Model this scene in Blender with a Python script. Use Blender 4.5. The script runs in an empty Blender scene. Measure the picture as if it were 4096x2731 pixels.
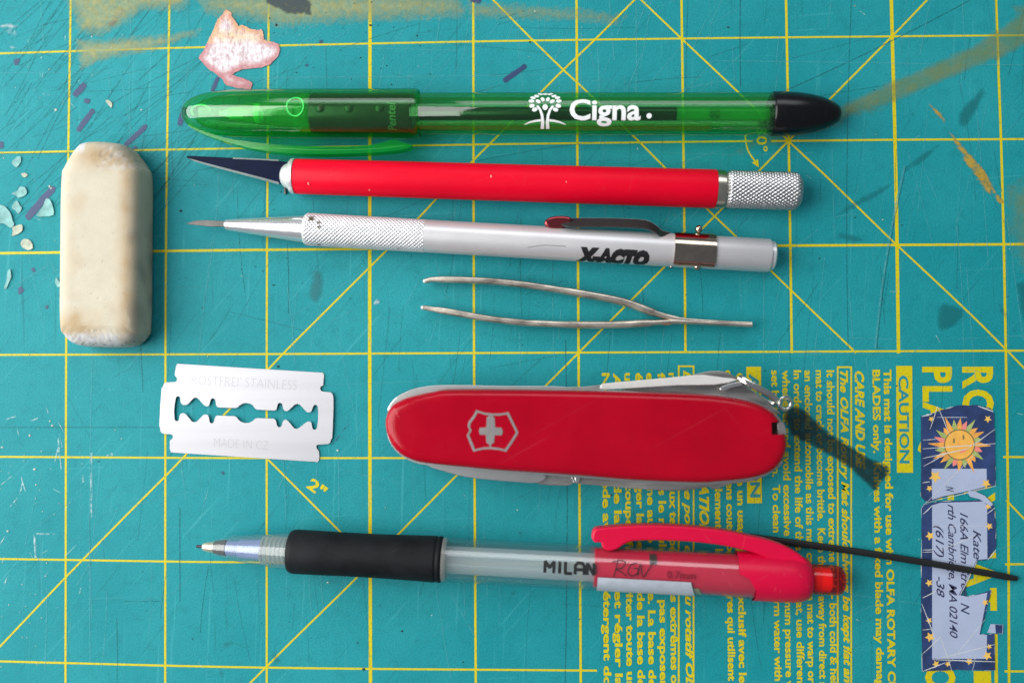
import bpy, bmesh, math, random
from mathutils import Vector, Matrix, noise
random.seed(7)
S = 0.001                                   # all lengths below are millimetres
sc = bpy.context.scene
COL = sc.collection

# ------------------------------------------------------------------ camera, light, exposure
IN = 25.4
CAM = Vector((4.74192759 * IN, -3.13478206 * IN, 9.22944062 * IN))
CROT = Matrix.Rotation(-3.89308521e-3, 3, 'Z') @ Matrix.Rotation(4.09700829e-2, 3, 'Y') @ Matrix.Rotation(2.60299500e-2, 3, 'X')
FOC, PW, PH = 3850.0, 4096.0, 2731.0
KF = 4096.0 / 2352.0
cam_data = bpy.data.cameras.new('camera')
cam_data.sensor_width = 36.0
cam_data.lens = FOC / PW * 36.0
cam_data.clip_start = 0.01
cam_data.clip_end = 50
cam_data.dof.use_dof = True
cam_data.dof.focus_distance = 0.2325
cam_data.dof.aperture_fstop = 5.2
cam = bpy.data.objects.new('camera', cam_data)
COL.objects.link(cam)
cam.matrix_world = Matrix.Translation(CAM * S) @ CROT.to_4x4()
sc.camera = cam

world = bpy.data.worlds.new('World')
sc.world = world
world.use_nodes = True
world.node_tree.nodes['Background'].inputs[0].default_value = (0.80, 0.88, 1.0, 1)
world.node_tree.nodes['Background'].inputs[1].default_value = 0.19

def area(name, loc, target, sx, sy, power, color):
    l = bpy.data.lights.new(name, 'AREA')
    l.shape = 'RECTANGLE'; l.size = sx; l.size_y = sy
    l.energy = power; l.color = color
    o = bpy.data.objects.new(name, l)
    COL.objects.link(o)
    o.location = loc
    o.rotation_euler = (Vector(target) - Vector(loc)).to_track_quat('-Z', 'Y').to_euler()
    return o
CX, CY = 0.120, -0.080
area('window_light', (CX - 0.55, CY + 0.05, 0.42), (CX - 0.02, CY - 0.02, 0), 0.66, 0.80, 10.6, (1.0, 0.99, 0.96))
area('far_window_light', (CX + 0.05, CY + 0.64, 0.54), (CX, CY, 0), 0.70, 0.30, 2.0, (0.95, 0.98, 1.0))

vs = sc.view_settings
vs.view_transform = 'Standard'; vs.look = 'None'; vs.exposure = 0.0; vs.gamma = 1.0
vs.use_curve_mapping = False
sc.cycles.use_denoising = True
sc.cycles.max_bounces = 14
sc.cycles.diffuse_bounces = 4
sc.cycles.glossy_bounces = 5
sc.cycles.transmission_bounces = 10
sc.cycles.transparent_max_bounces = 40

# ------------------------------------------------------------------ geometry helpers
def at(fx, fy, z=0.0):
    """point at height z (mm) seen at a place of the photograph"""
    d = CROT @ Vector(((fx * KF - PW / 2) / FOC, -(fy * KF - PH / 2) / FOC, -1.0))
    return CAM + d * ((z - CAM.z) / d.z)
def mmpp(z):
    return (CAM.z - z) / FOC * KF
def lin(h):
    h = h.lstrip('#')
    c = [int(h[i:i + 2], 16) / 255 for i in (0, 2, 4)]
    return tuple(x / 12.92 if x <= .04045 else ((x + .055) / 1.055) ** 2.4 for x in c) + (1,)

def mesh(name, verts, faces, mat=None, parent=None, smooth=None, loc=None, kind=None):
    me = bpy.data.meshes.new(name)
    me.from_pydata([tuple(c * S for c in v) for v in verts], [], faces)
    me.validate()
    if smooth is not None:
        for p in me.polygons:
            p.use_smooth = True
        if smooth < 180:
            me.set_sharp_from_angle(angle=math.radians(smooth))
    me.update()
    if mat: me.materials.append(mat)
    o = bpy.data.objects.new(name, me)
    COL.objects.link(o)
    if parent: o.parent = parent
    if kind: o['kind'] = kind
    return o
def thing(name, label, cat, loc, group=None, mat3=None):
    o = bpy.data.objects.new(name, None)
    COL.objects.link(o)
    o.empty_display_size = 0.005
    M = Matrix.Translation(Vector(loc) * S)
    if mat3: M = M @ mat3.to_4x4()
    o.matrix_world = M
    o['label'] = label; o['category'] = cat
    if group: o['group'] = group
    return o
def tag(o, label, cat, group=None):
    o['label'] = label; o['category'] = cat
    if group: o['group'] = group
    return o

def lathe(name, prof, mat, parent, segs=64, sharp=35, caps=True, axis=(0, 0), kind=None, disp=None):
    """profile [(x, r)] turned about the local x axis"""
    V, F = [], []
    for i, (x, r) in enumerate(prof):
        for k in range(segs):
            a = 2 * math.pi * k / segs
            rr = r + (disp(x, a) if disp else 0)
            V.append((x, axis[0] + rr * math.cos(a), axis[1] + rr * math.sin(a)))
    n = len(prof)
    for i in range(n - 1):
        for k in range(segs):
            k2 = (k + 1) % segs
            F.append((i * segs + k, i * segs + k2, (i + 1) * segs + k2, (i + 1) * segs + k))
    if caps:
        F.append(tuple(range(segs))[::-1])
        F.append(tuple((n - 1) * segs + k for k in range(segs)))
    return mesh(name, V, F, mat, parent, sharp, kind=kind)

class Tube:
    """a turned object lying between two places of the photograph, axis at heights z0, z1"""
    def __init__(s, p0, p1, z0, z1, name, label, cat):
        s.p0, s.p1, s.z0, s.z1 = p0, p1, z0, z1
        s.A, s.B = at(*p0, z0), at(*p1, z1)
        d = (s.B - s.A); s.L = d.length; s.d = d.normalized()
        yl = Vector((0, 0, 1)).cross(s.d).normalized()
        zl = s.d.cross(yl)
        s.R = Matrix((s.d, yl, zl)).transposed()
        s.e = thing(name, label, cat, s.A, mat3=s.R)
        mid = (s.A + s.B) / 2
        s.tau = math.atan2((CAM - mid).dot(yl), (CAM - mid).dot(zl))   # view tilt about the axis
    def t(s, fx): return (fx - s.p0[0]) / (s.p1[0] - s.p0[0])
    def z(s, fx): return s.z0 + (s.z1 - s.z0) * s.t(fx)
    def x(s, fx):
        t = s.t(fx)
        return (at(fx, s.p0[1] + (s.p1[1] - s.p0[1]) * t, s.z(fx)) - s.A).dot(s.d)
    def prof(s, l): return [(s.x(a), b) for a, b in l]
    def local(s, fx, fy, z):
        return s.R.transposed() @ (at(fx, fy, z) - s.A)
    def loc(s, w): return s.R.transposed() @ (w - s.A)
    def on(s, x, arc, r, phi0=0.0):
        """local point on the round at arc length arc from angle phi0 (0 faces the camera)"""
        ph = phi0 + arc / r + s.tau
        return (x, r * math.sin(ph), r * math.cos(ph))

def wrap(tube, name, V, F, mat, r, phi0, parent=None):
    return mesh(name, [tube.on(x, y, r, phi0) for x, y in V], F, mat, parent or tube.e)

def refine(V, F, step):
    bm = bmesh.new()
    vs_ = [bm.verts.new((v[0], v[1], v[2] if len(v) > 2 else 0)) for v in V]
    for f in F:
        try: bm.faces.new([vs_[i] for i in f])
        except ValueError: pass
    bmesh.ops.triangulate(bm, faces=bm.faces[:])
    for _ in range(9):
        es = [e for e in bm.edges if e.calc_length() > step]
        if not es: break
        bmesh.ops.subdivide_edges(bm, edges=es, cuts=1, use_grid_fill=False)
        bmesh.ops.triangulate(bm, faces=[f for f in bm.faces if len(f.verts) > 3])
    bm.verts.index_update()
    V2 = [tuple(v.co) for v in bm.verts]; F2 = [tuple(v.index for v in f.verts) for f in bm.faces]
    bm.free()
    return V2, F2

def fill(outlines, thick=0.0, bevel=0.0):
    """filled flat shape (holes allowed), list of outlines of (x, y)"""
    cu = bpy.data.curves.new('tmp', 'CURVE'); cu.dimensions = '2D'; cu.fill_mode = 'BOTH'
    cu.extrude = thick / 2; cu.bevel_depth = bevel; cu.bevel_resolution = 2
    for ol in outlines:
        sp = cu.splines.new('POLY'); sp.points.add(len(ol) - 1)
        for p, q in zip(sp.points, ol): p.co = (q[0], q[1], 0, 1)
        sp.use_cyclic_u = True
    o = bpy.data.objects.new('tmp', cu); COL.objects.link(o)
    dg = bpy.context.evaluated_depsgraph_get()
    me = bpy.data.meshes.new_from_object(o.evaluated_get(dg))
    V = [tuple(v.co) for v in me.vertices]; F = [tuple(p.vertices) for p in me.polygons]
    bpy.data.objects.remove(o); bpy.data.curves.remove(cu); bpy.data.meshes.remove(me)
    return V, F

_cap = {}
def text2d(body, cap=1.0, bold=0.0, shear=0.0, spacing=1.0, width=None, scale_x=1.0):
    """letters as a flat mesh: baseline at 0, cap height as given; width stretches the line"""
    cu = bpy.data.curves.new('tmp', 'FONT'); cu.body = body; cu.size = 1.0
    cu.resolution_u = 3; cu.offset = bold; cu.shear = shear; cu.space_character = spacing
    o = bpy.data.objects.new('tmp', cu); COL.objects.link(o)
    dg = bpy.context.evaluated_depsgraph_get()
    me = bpy.data.meshes.new_from_object(o.evaluated_get(dg))
    V = [(v.co.x, v.co.y) for v in me.vertices]; F = [tuple(p.vertices) for p in me.polygons]
    bpy.data.objects.remove(o); bpy.data.curves.remove(cu); bpy.data.meshes.remove(me)
    k = cap / 0.73
    x0 = min(v[0] for v in V); x1 = max(v[0] for v in V)
    kx = (width / (x1 - x0)) if width else k * scale_x
    return [((x - x0) * kx, y * k) for x, y in V], F

def smooth_poly(pts, n=6, closed=True):
    """Catmull-Rom through the points"""
    out = []; m = len(pts)
    rng = range(m) if closed else range(m - 1)
    for i in rng:
        if closed: p = [pts[(i + j - 1) % m] for j in range(4)]
        else: p = [pts[max(0, min(m - 1, i + j - 1))] for j in range(4)]
        for k in range(n):
            t = k / n
            out.append(tuple(0.5 * (2 * p[1][c] + (p[2][c] - p[0][c]) * t + (2 * p[0][c] - 5 * p[1][c] + 4 * p[2][c] - p[3][c]) * t * t
                                    + (3 * p[1][c] - p[0][c] - 3 * p[2][c] + p[3][c]) * t ** 3) for c in range(len(pts[0]))))
    if not closed: out.append(tuple(pts[-1]))
    return out

def flat(name, outlines, z, mat, parent, thick=0.0, bevel=0.0, step=None, org=None, smooth=None, zfun=None):
    """flat piece whose outline is given by places of the photograph, at height z"""
    org = org or Vector((0, 0, 0))
    W = [[(at(x, y, z).x - org.x, at(x, y, z).y - org.y) for x, y in ol] for ol in outlines]
    V, F = fill(W, thick, bevel)
    if step: V, F = refine(V, F, step)
    V = [(v[0], v[1], (v[2] if len(v) > 2 else 0) + z - org.z + (zfun(v) if zfun else 0)) for v in V]
    return mesh(name, V, F, mat, parent, smooth)

def ribbon(pts, w):
    """flat strip along points (x, y): list of verts 2D and faces; w number or list"""
    V, F = [], []
    n = len(pts)
    for i, p in enumerate(pts):
        a = pts[max(0, i - 1)]; b = pts[min(n - 1, i + 1)]
        dx, dy = b[0] - a[0], b[1] - a[1]; L = math.hypot(dx, dy) or 1
        ww = (w[i] if isinstance(w, (list, tuple)) else w) / 2
        V += [(p[0] - dy / L * ww, p[1] + dx / L * ww), (p[0] + dy / L * ww, p[1] - dx / L * ww)]
        if i: F.append((2 * i - 2, 2 * i - 1, 2 * i + 1, 2 * i))
    return V, F

def sweep(name, pts, sect, mat, parent, segs=12, smooth=60):
    """closed section swept along 3D points; sect(i) -> (half width, half height), rounded"""
    V, F = [], []; n = len(pts)
    for i, p in enumerate(pts):
        p = Vector(p)
        d = (Vector(pts[min(n - 1, i + 1)]) - Vector(pts[max(0, i - 1)])).normalized()
        side = d.cross(Vector((0, 0, 1)))
        if side.length < 1e-4: side = Vector((0, 1, 0))
        side.normalize(); up = side.cross(d)
        hw, hh = sect(i)
        for k in range(segs):
            a = 2 * math.pi * k / segs
            c, s_ = math.cos(a), math.sin(a)
            q = 0.55
            c = math.copysign(abs(c) ** q, c); s_ = math.copysign(abs(s_) ** q, s_)
            V.append(tuple(p + side * c * hw + up * s_ * hh))
    for i in range(n - 1):
        for k in range(segs):
            k2 = (k + 1) % segs
            F.append((i * segs + k, i * segs + k2, (i + 1) * segs + k2, (i + 1) * segs + k))
    F.append(tuple(range(segs))[::-1]); F.append(tuple((n - 1) * segs + k for k in range(segs)))
    return mesh(name, V, F, mat, parent, smooth)

def torus(name, c, R0, r0, mat, parent, nrm=(0, 0, 1), stretch=1.0, ang=0.0, n=32, m=10):
    q = Vector((0, 0, 1)).rotation_difference(Vector(nrm))
    V, F = [], []
    for i in range(n):
        a = 2 * math.pi * i / n
        for k in range(m):
            b = 2 * math.pi * k / m
            x = (R0 + r0 * math.cos(b)) * math.cos(a); y = (R0 + r0 * math.cos(b)) * math.sin(a)
            x += (stretch - 1) * R0 * math.copysign(1, math.cos(a)) if stretch != 1 else 0
            v = Vector((x, y, r0 * math.sin(b)))
            v = q @ (Matrix.Rotation(ang, 3, 'Z') @ v)
            V.append(tuple(v + Vector(c)))
    for i in range(n):
        for k in range(m):
            F.append((i * m + k, ((i + 1) % n) * m + k, ((i + 1) % n) * m + (k + 1) % m, i * m + (k + 1) % m))
    return mesh(name, V, F, mat, parent, 180)

def ball(name, c, r, mat, parent, squash=(1, 1, 1), n=20):
    V, F = [], []
    for i in range(n + 1):
        th = math.pi * i / n
        for k in range(n):
            a = 2 * math.pi * k / n
            V.append((c[0] + r * squash[0] * math.sin(th) * math.cos(a), c[1] + r * squash[1] * math.sin(th) * math.sin(a), c[2] + r * squash[2] * math.cos(th)))
    for i in range(n):
        for k in range(n):
            F.append((i * n + k, (i + 1) * n + k, (i + 1) * n + (k + 1) % n, i * n + (k + 1) % n))
    return mesh(name, V, F, mat, parent, 180)

def rings(name, outline, profile, mat, parent, smooth=50, inner=0, centre_line=None, post=None, box=None):
    """outline (x, y) counter-clockwise, raised through [(inset, z)], closed below and above"""
    n = len(outline)
    nr = []
    for i in range(n):
        a, b = outline[i - 1], outline[(i + 1) % n]
        dx, dy = b[0] - a[0], b[1] - a[1]; L = math.hypot(dx, dy) or 1
        nr.append((-dy / L, dx / L))
    area2 = sum(outline[i - 1][0] * outline[i][1] - outline[i][0] * outline[i - 1][1] for i in range(n))
    sg = 1 if area2 > 0 else -1
    V, F = [], []
    for ins, z in profile:
        for i in range(n):
            if box:
                xc, yc, hw, hl = box
                V.append((xc + (outline[i][0] - xc) * (1 - ins / hw), yc + (outline[i][1] - yc) * (1 - ins / hl), z)); continue
            V.append((outline[i][0] + sg * nr[i][0] * ins, outline[i][1] + sg * nr[i][1] * ins, z))
    m = len(profile)
    top = V[-n:]; zt = profile[-1][1]
    if inner:
        for j in range(1, inner + 1):
            t = j / (inner + 0.6)
            for i in range(n):
                c = centre_line(top[i])
                V.append((top[i][0] + (c[0] - top[i][0]) * t, top[i][1] + (c[1] - top[i][1]) * t, zt))
        m += inner
    for i in range(m - 1):
        for k in range(n):
            k2 = (k + 1) % n
            F.append((i * n + k, i * n + k2, (i + 1) * n + k2, (i + 1) * n + k))
    F.append(tuple(range(n))[::-1]); F.append(tuple((m - 1) * n + k for k in range(n)))
    if post: V = [post(v) for v in V]
    return mesh(name, V, F, mat, parent, smooth)

# ------------------------------------------------------------------ materials
def nodes(name):
    m = bpy.data.materials.new(name); m.use_nodes = True
    nt = m.node_tree
    for n in list(nt.nodes): nt.nodes.remove(n)
    out = nt.nodes.new('ShaderNodeOutputMaterial')
    return m, nt, out
def N(nt, t, **kw):
    n = nt.nodes.new(t)
    for k, v in kw.items():
        if k.startswith('_'): setattr(n, k[1:], v)
        else: n.inputs[k.replace('__', ' ')].default_value = v
    return n
def ramp(nt, src, stops):
    r = nt.nodes.new('ShaderNodeValToRGB')
    els = r.color_ramp.elements
    while len(els) < len(stops): els.new(0.5)
    for e, (p, c) in zip(els, stops):
        e.position = p; e.color = c if len(c) == 4 else (*c, 1)
    nt.links.new(src, r.inputs[0]); return r
G = lambda v: (v, v, v, 1)
def tex(nt, scale, detail=4, rough=0.55, kind='ShaderNodeTexNoise', stretch=None):
    co = nt.nodes.new('ShaderNodeTexCoord')
    n = nt.nodes.new(kind); n.inputs['Scale'].default_value = scale
    if kind == 'ShaderNodeTexNoise':
        n.inputs['Detail'].default_value = detail; n.inputs['Roughness'].default_value = rough
    if stretch:
        mp = nt.nodes.new('ShaderNodeMapping'); mp.inputs['Scale'].default_value = stretch
        nt.links.new(co.outputs['Object'], mp.inputs[0]); nt.links.new(mp.outputs[0], n.inputs['Vector'])
    else:
        nt.links.new(co.outputs['Object'], n.inputs['Vector'])
    return n
def mixc(nt, fac, a, b, mode='MIX'):
    m = nt.nodes.new('ShaderNodeMix'); m.data_type = 'RGBA'; m.blend_type = mode
    for sock, v in ((m.inputs[0], fac), (m.inputs[6], a), (m.inputs[7], b)):
        if hasattr(v, 'links') or hasattr(v, 'is_linked'): nt.links.new(v, sock)
        else: sock.default_value = v
    return m.outputs[2]
def math_(nt, op, a, b=0.0, clamp=False):
    m = nt.nodes.new('ShaderNodeMath'); m.operation = op; m.use_clamp = clamp
    for sock, v in ((m.inputs[0], a), (m.inputs[1], b)):
        if hasattr(v, 'is_linked'): nt.links.new(v, sock)
        else: sock.default_value = v
    return m.outputs[0]

def solid(name, col, rough=0.5, metal=0.0, var=0.0, vscale=300, bump=0.0, bscale=2500, spec=0.5, coat=0.0, rvar=0.0, stretch=None, sss=0.0, scuff=None):
    m, nt, out = nodes(name)
    p = N(nt, 'ShaderNodeBsdfPrincipled', Roughness=rough, Metallic=metal)
    p.inputs['Base Color'].default_value = col
    p.inputs['Specular IOR Level'].default_value = spec
    p.inputs['Coat Weight'].default_value = coat
    if sss:
        p.inputs['Subsurface Weight'].default_value = sss
        p.inputs['Subsurface Radius'].default_value = (1, .8, .6); p.inputs['Subsurface Scale'].default_value = 0.002
    if var:
        t = tex(nt, vscale, 5, .6, stretch=stretch)
        r = ramp(nt, t.outputs[0], [(0.3, G(1 - var)), (0.7, G(1 + var))])
        nt.links.new(mixc(nt, 1.0, col, r.outputs[0], 'MULTIPLY'), p.inputs['Base Color'])
    if scuff:
        k = p.inputs['Base Color']
        src = k.links[0].from_socket if k.is_linked else col
        f = None
        for sc_, ang in ((260, .5), (310, -.9), (220, 1.4)):
            co = nt.nodes.new('ShaderNodeTexCoord'); mp = nt.nodes.new('ShaderNodeMapping')
            mp.vector_type = 'TEXTURE'
            mp.inputs['Rotation'].default_value = (0, 0, ang); mp.inputs['Scale'].default_value = (28, .6, 1)
            tn = nt.nodes.new('ShaderNodeTexNoise'); tn.inputs['Scale'].default_value = sc_ * 4; tn.inputs['Detail'].default_value = 2
            nt.links.new(co.outputs['Object'], mp.inputs[0]); nt.links.new(mp.outputs[0], tn.inputs['Vector'])
            r_ = ramp(nt, tn.outputs[0], [(.69, G(0)), (.77, G(scuff[1] * .6))]).outputs[0]
            f = r_ if f is None else math_(nt, 'MAXIMUM', f, r_)
        nt.links.new(mixc(nt, f, src, scuff[0]), k)
    if rvar:
        t = tex(nt, vscale * .7, 4, .6, stretch=stretch)
        r = ramp(nt, t.outputs[0], [(0.3, G(max(0, rough - rvar))), (0.7, G(rough + rvar))])
        nt.links.new(r.outputs[0], p.inputs['Roughness'])
    if bump:
        t = tex(nt, bscale, 3, .6, stretch=stretch)
        b = N(nt, 'ShaderNodeBump', Strength=bump, Distance=0.0001)
        nt.links.new(t.outputs[0], b.inputs['Height']); nt.links.new(b.outputs[0], p.inputs['Normal'])
    nt.links.new(p.outputs[0], out.inputs[0])
    return m

def clear(name, col, diffuse=0.06, dcol=None, rough=0.06, gloss=1.0, edge=1.0, deep=None):
    """thin wall of clear or tinted plastic: light passes straight, tinted more where the wall is crossed at a slant"""
    m, nt, out = nodes(name)
    lw = N(nt, 'ShaderNodeLayerWeight', Blend=0.5)
    tint = mixc(nt, ramp(nt, lw.outputs['Facing'], [(0.55, G(0)), (1.0, G(edge))]).outputs[0], col, tuple(c ** 3.0 for c in col[:3]) + (1,))
    if deep: tint = mixc(nt, ramp(nt, lw.outputs['Facing'], [(0.10, G(0)), (0.70, G(1))]).outputs[0], col, deep)
    tr = N(nt, 'ShaderNodeBsdfTransparent'); nt.links.new(tint, tr.inputs[0])
    df = N(nt, 'ShaderNodeBsdfDiffuse', Color=dcol or col)
    tl = N(nt, 'ShaderNodeBsdfTranslucent', Color=dcol or col)
    dm = N(nt, 'ShaderNodeMixShader'); dm.inputs[0].default_value = 0.5
    nt.links.new(df.outputs[0], dm.inputs[1]); nt.links.new(tl.outputs[0], dm.inputs[2])
    gl = N(nt, 'ShaderNodeBsdfGlossy', Roughness=rough)
    m1 = N(nt, 'ShaderNodeMixShader'); m1.inputs[0].default_value = diffuse
    nt.links.new(tr.outputs[0], m1.inputs[1]); nt.links.new(dm.outputs[0], m1.inputs[2])
    fr = N(nt, 'ShaderNodeFresnel')
    geo = N(nt, 'ShaderNodeNewGeometry')
    nt.links.new(math_(nt, 'SUBTRACT', 1.5, math_(nt, 'MULTIPLY', geo.outputs['Backfacing'], 1.5 - 1 / 1.5)), fr.inputs['IOR'])
    m2 = N(nt, 'ShaderNodeMixShader')
    nt.links.new(math_(nt, 'MULTIPLY', fr.outputs[0], gloss, True), m2.inputs[0])
    nt.links.new(m1.outputs[0], m2.inputs[1]); nt.links.new(gl.outputs[0], m2.inputs[2])
    nt.links.new(m2.outputs[0], out.inputs[0])
    return m

def stain(name, col, alpha=0.8, scale=400, lo=0.35, hi=0.6, rough=0.6, soft=True, stretch=None, col2=None):
    """thin film on the mat: ragged by noise, thinner towards its rim"""
    m, nt, out = nodes(name)
    t = tex(nt, scale, 6, .7, stretch=stretch)
    p = N(nt, 'ShaderNodeBsdfPrincipled', Roughness=rough); p.inputs['Base Color'].default_value = col
    if col2:
        t2 = tex(nt, scale * .8, 5, .65)
        nt.links.new(mixc(nt, ramp(nt, t2.outputs[0], [(.35, G(0)), (.65, G(1))]).outputs[0], col, col2), p.inputs['Base Color'])
    a = N(nt, 'ShaderNodeAttribute'); a.attribute_name = 'rim'
    f = math_(nt, 'ADD', t.outputs[0], math_(nt, 'MULTIPLY', math_(nt, 'SUBTRACT', a.outputs['Fac'], 0.75), 0.6)) if soft else t.outputs[0]
    r = ramp(nt, f, [(lo, G(0)), (hi, G(alpha))])
    tr = N(nt, 'ShaderNodeBsdfTransparent')
    mx = N(nt, 'ShaderNodeMixShader')
    nt.links.new(r.outputs[0], mx.inputs[0]); nt.links.new(tr.outputs[0], mx.inputs[1]); nt.links.new(p.outputs[0], mx.inputs[2])
    nt.links.new(mx.outputs[0], out.inputs[0])
    return m

# cutting mat: teal vinyl, fine pebbled grain, worn paler and duller in patches
def mat_vinyl():
    m, nt, out = nodes('mat_vinyl')
    p = N(nt, 'ShaderNodeBsdfPrincipled', Roughness=0.62)
    p.inputs['Specular IOR Level'].default_value = 0.25
    base, pale, deep = (0.002, 0.228, 0.262, 1), (0.012, 0.275, 0.308, 1), (0.002, 0.185, 0.212, 1)
    big = tex(nt, 22, 5, .6); fine = tex(nt, 260, 6, .7); grain = tex(nt, 2600, 3, .6)
    c = mixc(nt, ramp(nt, big.outputs[0], [(.35, G(0)), (.68, G(1))]).outputs[0], base, pale)
    c = mixc(nt, ramp(nt, fine.outputs[0], [(.50, G(0)), (.76, G(.65))]).outputs[0], c, deep)
    c = mixc(nt, ramp(nt, grain.outputs[0], [(.3, G(.88)), (.7, G(1.1))]).outputs[0], c, c, 'MIX')
    g = ramp(nt, grain.outputs[0], [(.3, G(.84)), (.7, G(1.12))])
    c = mixc(nt, 1.0, c, g.outputs[0], 'MULTIPLY')
    def streaks(c, specs, col):
        for ang, sc_, ln, lo, hi, a_ in specs:
            co = nt.nodes.new('ShaderNodeTexCoord'); mp = nt.nodes.new('ShaderNodeMapping'); mp.vector_type = 'TEXTURE'
            mp.inputs['Rotation'].default_value = (0, 0, math.radians(ang)); mp.inputs['Scale'].default_value = (ln, 1, 1)
            tn = nt.nodes.new('ShaderNodeTexNoise'); tn.inputs['Scale'].default_value = sc_; tn.inputs['Detail'].default_value = 3
            nt.links.new(co.outputs['Object'], mp.inputs[0]); nt.links.new(mp.outputs[0], tn.inputs['Vector'])
            c = mixc(nt, ramp(nt, tn.outputs[0], [(lo, G(0)), (hi, G(a_))]).outputs[0], c, col)
        return c
    c = streaks(c, ((88, 900, 40, .64, .74, .35), (47, 800, 30, .65, .75, .32), (3, 800, 35, .67, .76, .28)), (0.07, 0.40, 0.44, 1))
    c = streaks(c, ((92, 1000, 36, .66, .74, .45), (52, 950, 30, .66, .74, .45), (38, 1100, 22, .68, .76, .4)), (0.001, 0.12, 0.14, 1))
    sp = tex(nt, 420, 3, .75)
    c = mixc(nt, ramp(nt, sp.outputs[0], [(.72, G(0)), (.80, G(.35))]).outputs[0], c, (0.14, 0.42, 0.45, 1))
    nt.links.new(c, p.inputs['Base Color'])
    b = N(nt, 'ShaderNodeBump', Strength=0.6, Distance=0.00014)
    h = math_(nt, 'ADD', grain.outputs[0], math_(nt, 'MULTIPLY', fine.outputs[0], 1.2))
    nt.links.new(h, b.inputs['Height']); nt.links.new(b.outputs[0], p.inputs['Normal'])
    nt.links.new(p.outputs[0], out.inputs[0])
    return m
def print_yellow():
    m, nt, out = nodes('print_yellow')
    p = N(nt, 'ShaderNodeBsdfPrincipled', Roughness=0.55)
    p.inputs['Specular IOR Level'].default_value = .2
    t = tex(nt, 1500, 4, .7); t2 = tex(nt, 90, 4, .6)
    c = mixc(nt, ramp(nt, t.outputs[0], [(.50, G(0)), (.80, G(.9))]).outputs[0], (0.60, 0.50, 0.005, 1), (0.20, 0.26, 0.04, 1))
    c = mixc(nt, ramp(nt, t2.outputs[0], [(.5, G(0)), (.8, G(.25))]).outputs[0], c, (0.50, 0.45, 0.03, 1))
    nt.links.new(c, p.inputs['Base Color']); nt.links.new(p.outputs[0], out.inputs[0])
    return m
M = {}
M['vinyl'] = mat_vinyl()
M['yellow'] = print_yellow()
M['vinyl_print'] = solid('print_teal', (0.012, 0.235, 0.27, 1), .55, var=.08)
M['purple'] = stain('ink_purple', (0.020, 0.042, 0.140, 1), .84, 500, .08, .46, .5)
M['khaki'] = stain('paint_khaki', (0.38, 0.34, 0.09, 1), .95, 700, .06, .95, .55, col2=(0.25, 0.36, 0.22, 1))
M['olive'] = stain('paint_olive', (0.15, 0.26, 0.08, 1), .62, 260, .08, .95, .55, col2=(0.27, 0.27, .06, 1))
M['ochre'] = stain('paint_ochre', (0.44, 0.30, 0.04, 1), .85, 600, .42, .66, .55)
M['pale'] = stain('paint_pale', (0.48, 0.60, 0.66, 1), .7, 380, .42, .68, .5)
M['deep'] = stain('stain_deep_teal', (0.003, 0.165, 0.185, 1), .55, 130, .12, .60, .5)
M['black_ink'] = stain('ink_black', (0.006, 0.018, 0.018, 1), .70, 420, .10, .66, .45)
M['smudge'] = stain('smudge_grey', (0.03, 0.05, 0.06, 1), .80, 600, .32, .62, .6)
M['cut_dark'] = stain('cut_dark', (0.004, 0.095, 0.11, 1), .55, 900, .30, .55, .7, soft=False)
M['cut_pale'] = stain('cut_pale', (0.10, 0.42, 0.47, 1), .55, 900, .34, .60, .7, soft=False)
M['cut_white'] = stain('cut_white', (0.45, 0.66, 0.69, 1), .8, 700, .42, .64, .7, soft=False)
M['speck_dark'] = solid('speck_dark', (0.01, 0.03, 0.035, 1), .8)
M['speck_pale'] = solid('speck_pale', (0.55, 0.58, 0.52, 1), .8)
M['shaving'] = solid('mat_shaving', (0.17, 0.38, 0.37, 1), .6, var=.25, vscale=400)
M['shaving_cream'] = solid('shaving_cream', (0.38, 0.42, 0.33, 1), .6, var=.25, vscale=400)
M['green_wall'] = clear('green_plastic', (0.68, 0.97, 0.72, 1), .014, (0.02, 0.85, 0.16, 1), rough=.05, gloss=1.5, deep=(0.24, 0.86, 0.36, 1))
M['green_thick'] = clear('green_plastic_thick', (0.22, 0.86, 0.40, 1), .30, (0.005, 0.62, 0.10, 1), rough=.10, gloss=.8, edge=.4)
M['green_part'] = clear('green_inner', (0.42, 0.94, 0.52, 1), .32, (0.06, 0.75, 0.20, 1), rough=.2, edge=.3)
M['green_pale'] = solid('green_pale', (0.20, 0.88, 0.36, 1), .3)
M['black_plastic'] = solid('black_plastic', (0.004, 0.004, 0.005, 1), .22, spec=.35, scuff=((.05, .05, .05, 1), .3), bump=.03, bscale=1800)
M['ink_tube'] = solid('ink_tube', (0.006, 0.009, 0.005, 1), .25)
M['grip_smoke'] = solid('grip_smoke', (0.055, 0.032, 0.026, 1), .30, var=.2, vscale=200)
M['grip_letter'] = solid('grip_letter', (0.24, 0.26, 0.16, 1), .35)
M['white_ink'] = solid('white_ink', (0.80, 0.83, 0.84, 1), .45)
M['red_paint'] = solid('red_paint', (0.70, 0.001, 0.020, 1), .45, spec=.12, scuff=((.55, .05, .07, 1), .35), var=.06, vscale=60, bump=.03, bscale=1500, rvar=.05)
M['alu'] = solid('aluminium', (0.82, 0.82, 0.84, 1), .22, .8, var=.04, vscale=120, rvar=.05)
M['alu_satin'] = solid('aluminium_satin', (0.66, 0.65, 0.67, 1), .38, .45, var=.04, vscale=160, bump=.02, bscale=4000)
M['alu_knurl'] = solid('aluminium_knurled', (0.82, 0.82, 0.84, 1), .34, .55, var=.10, vscale=500)
M['steel_knurl'] = solid('steel_knurled', (0.62, 0.62, 0.63, 1), .32, 1.0, var=.15, vscale=700)
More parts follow.
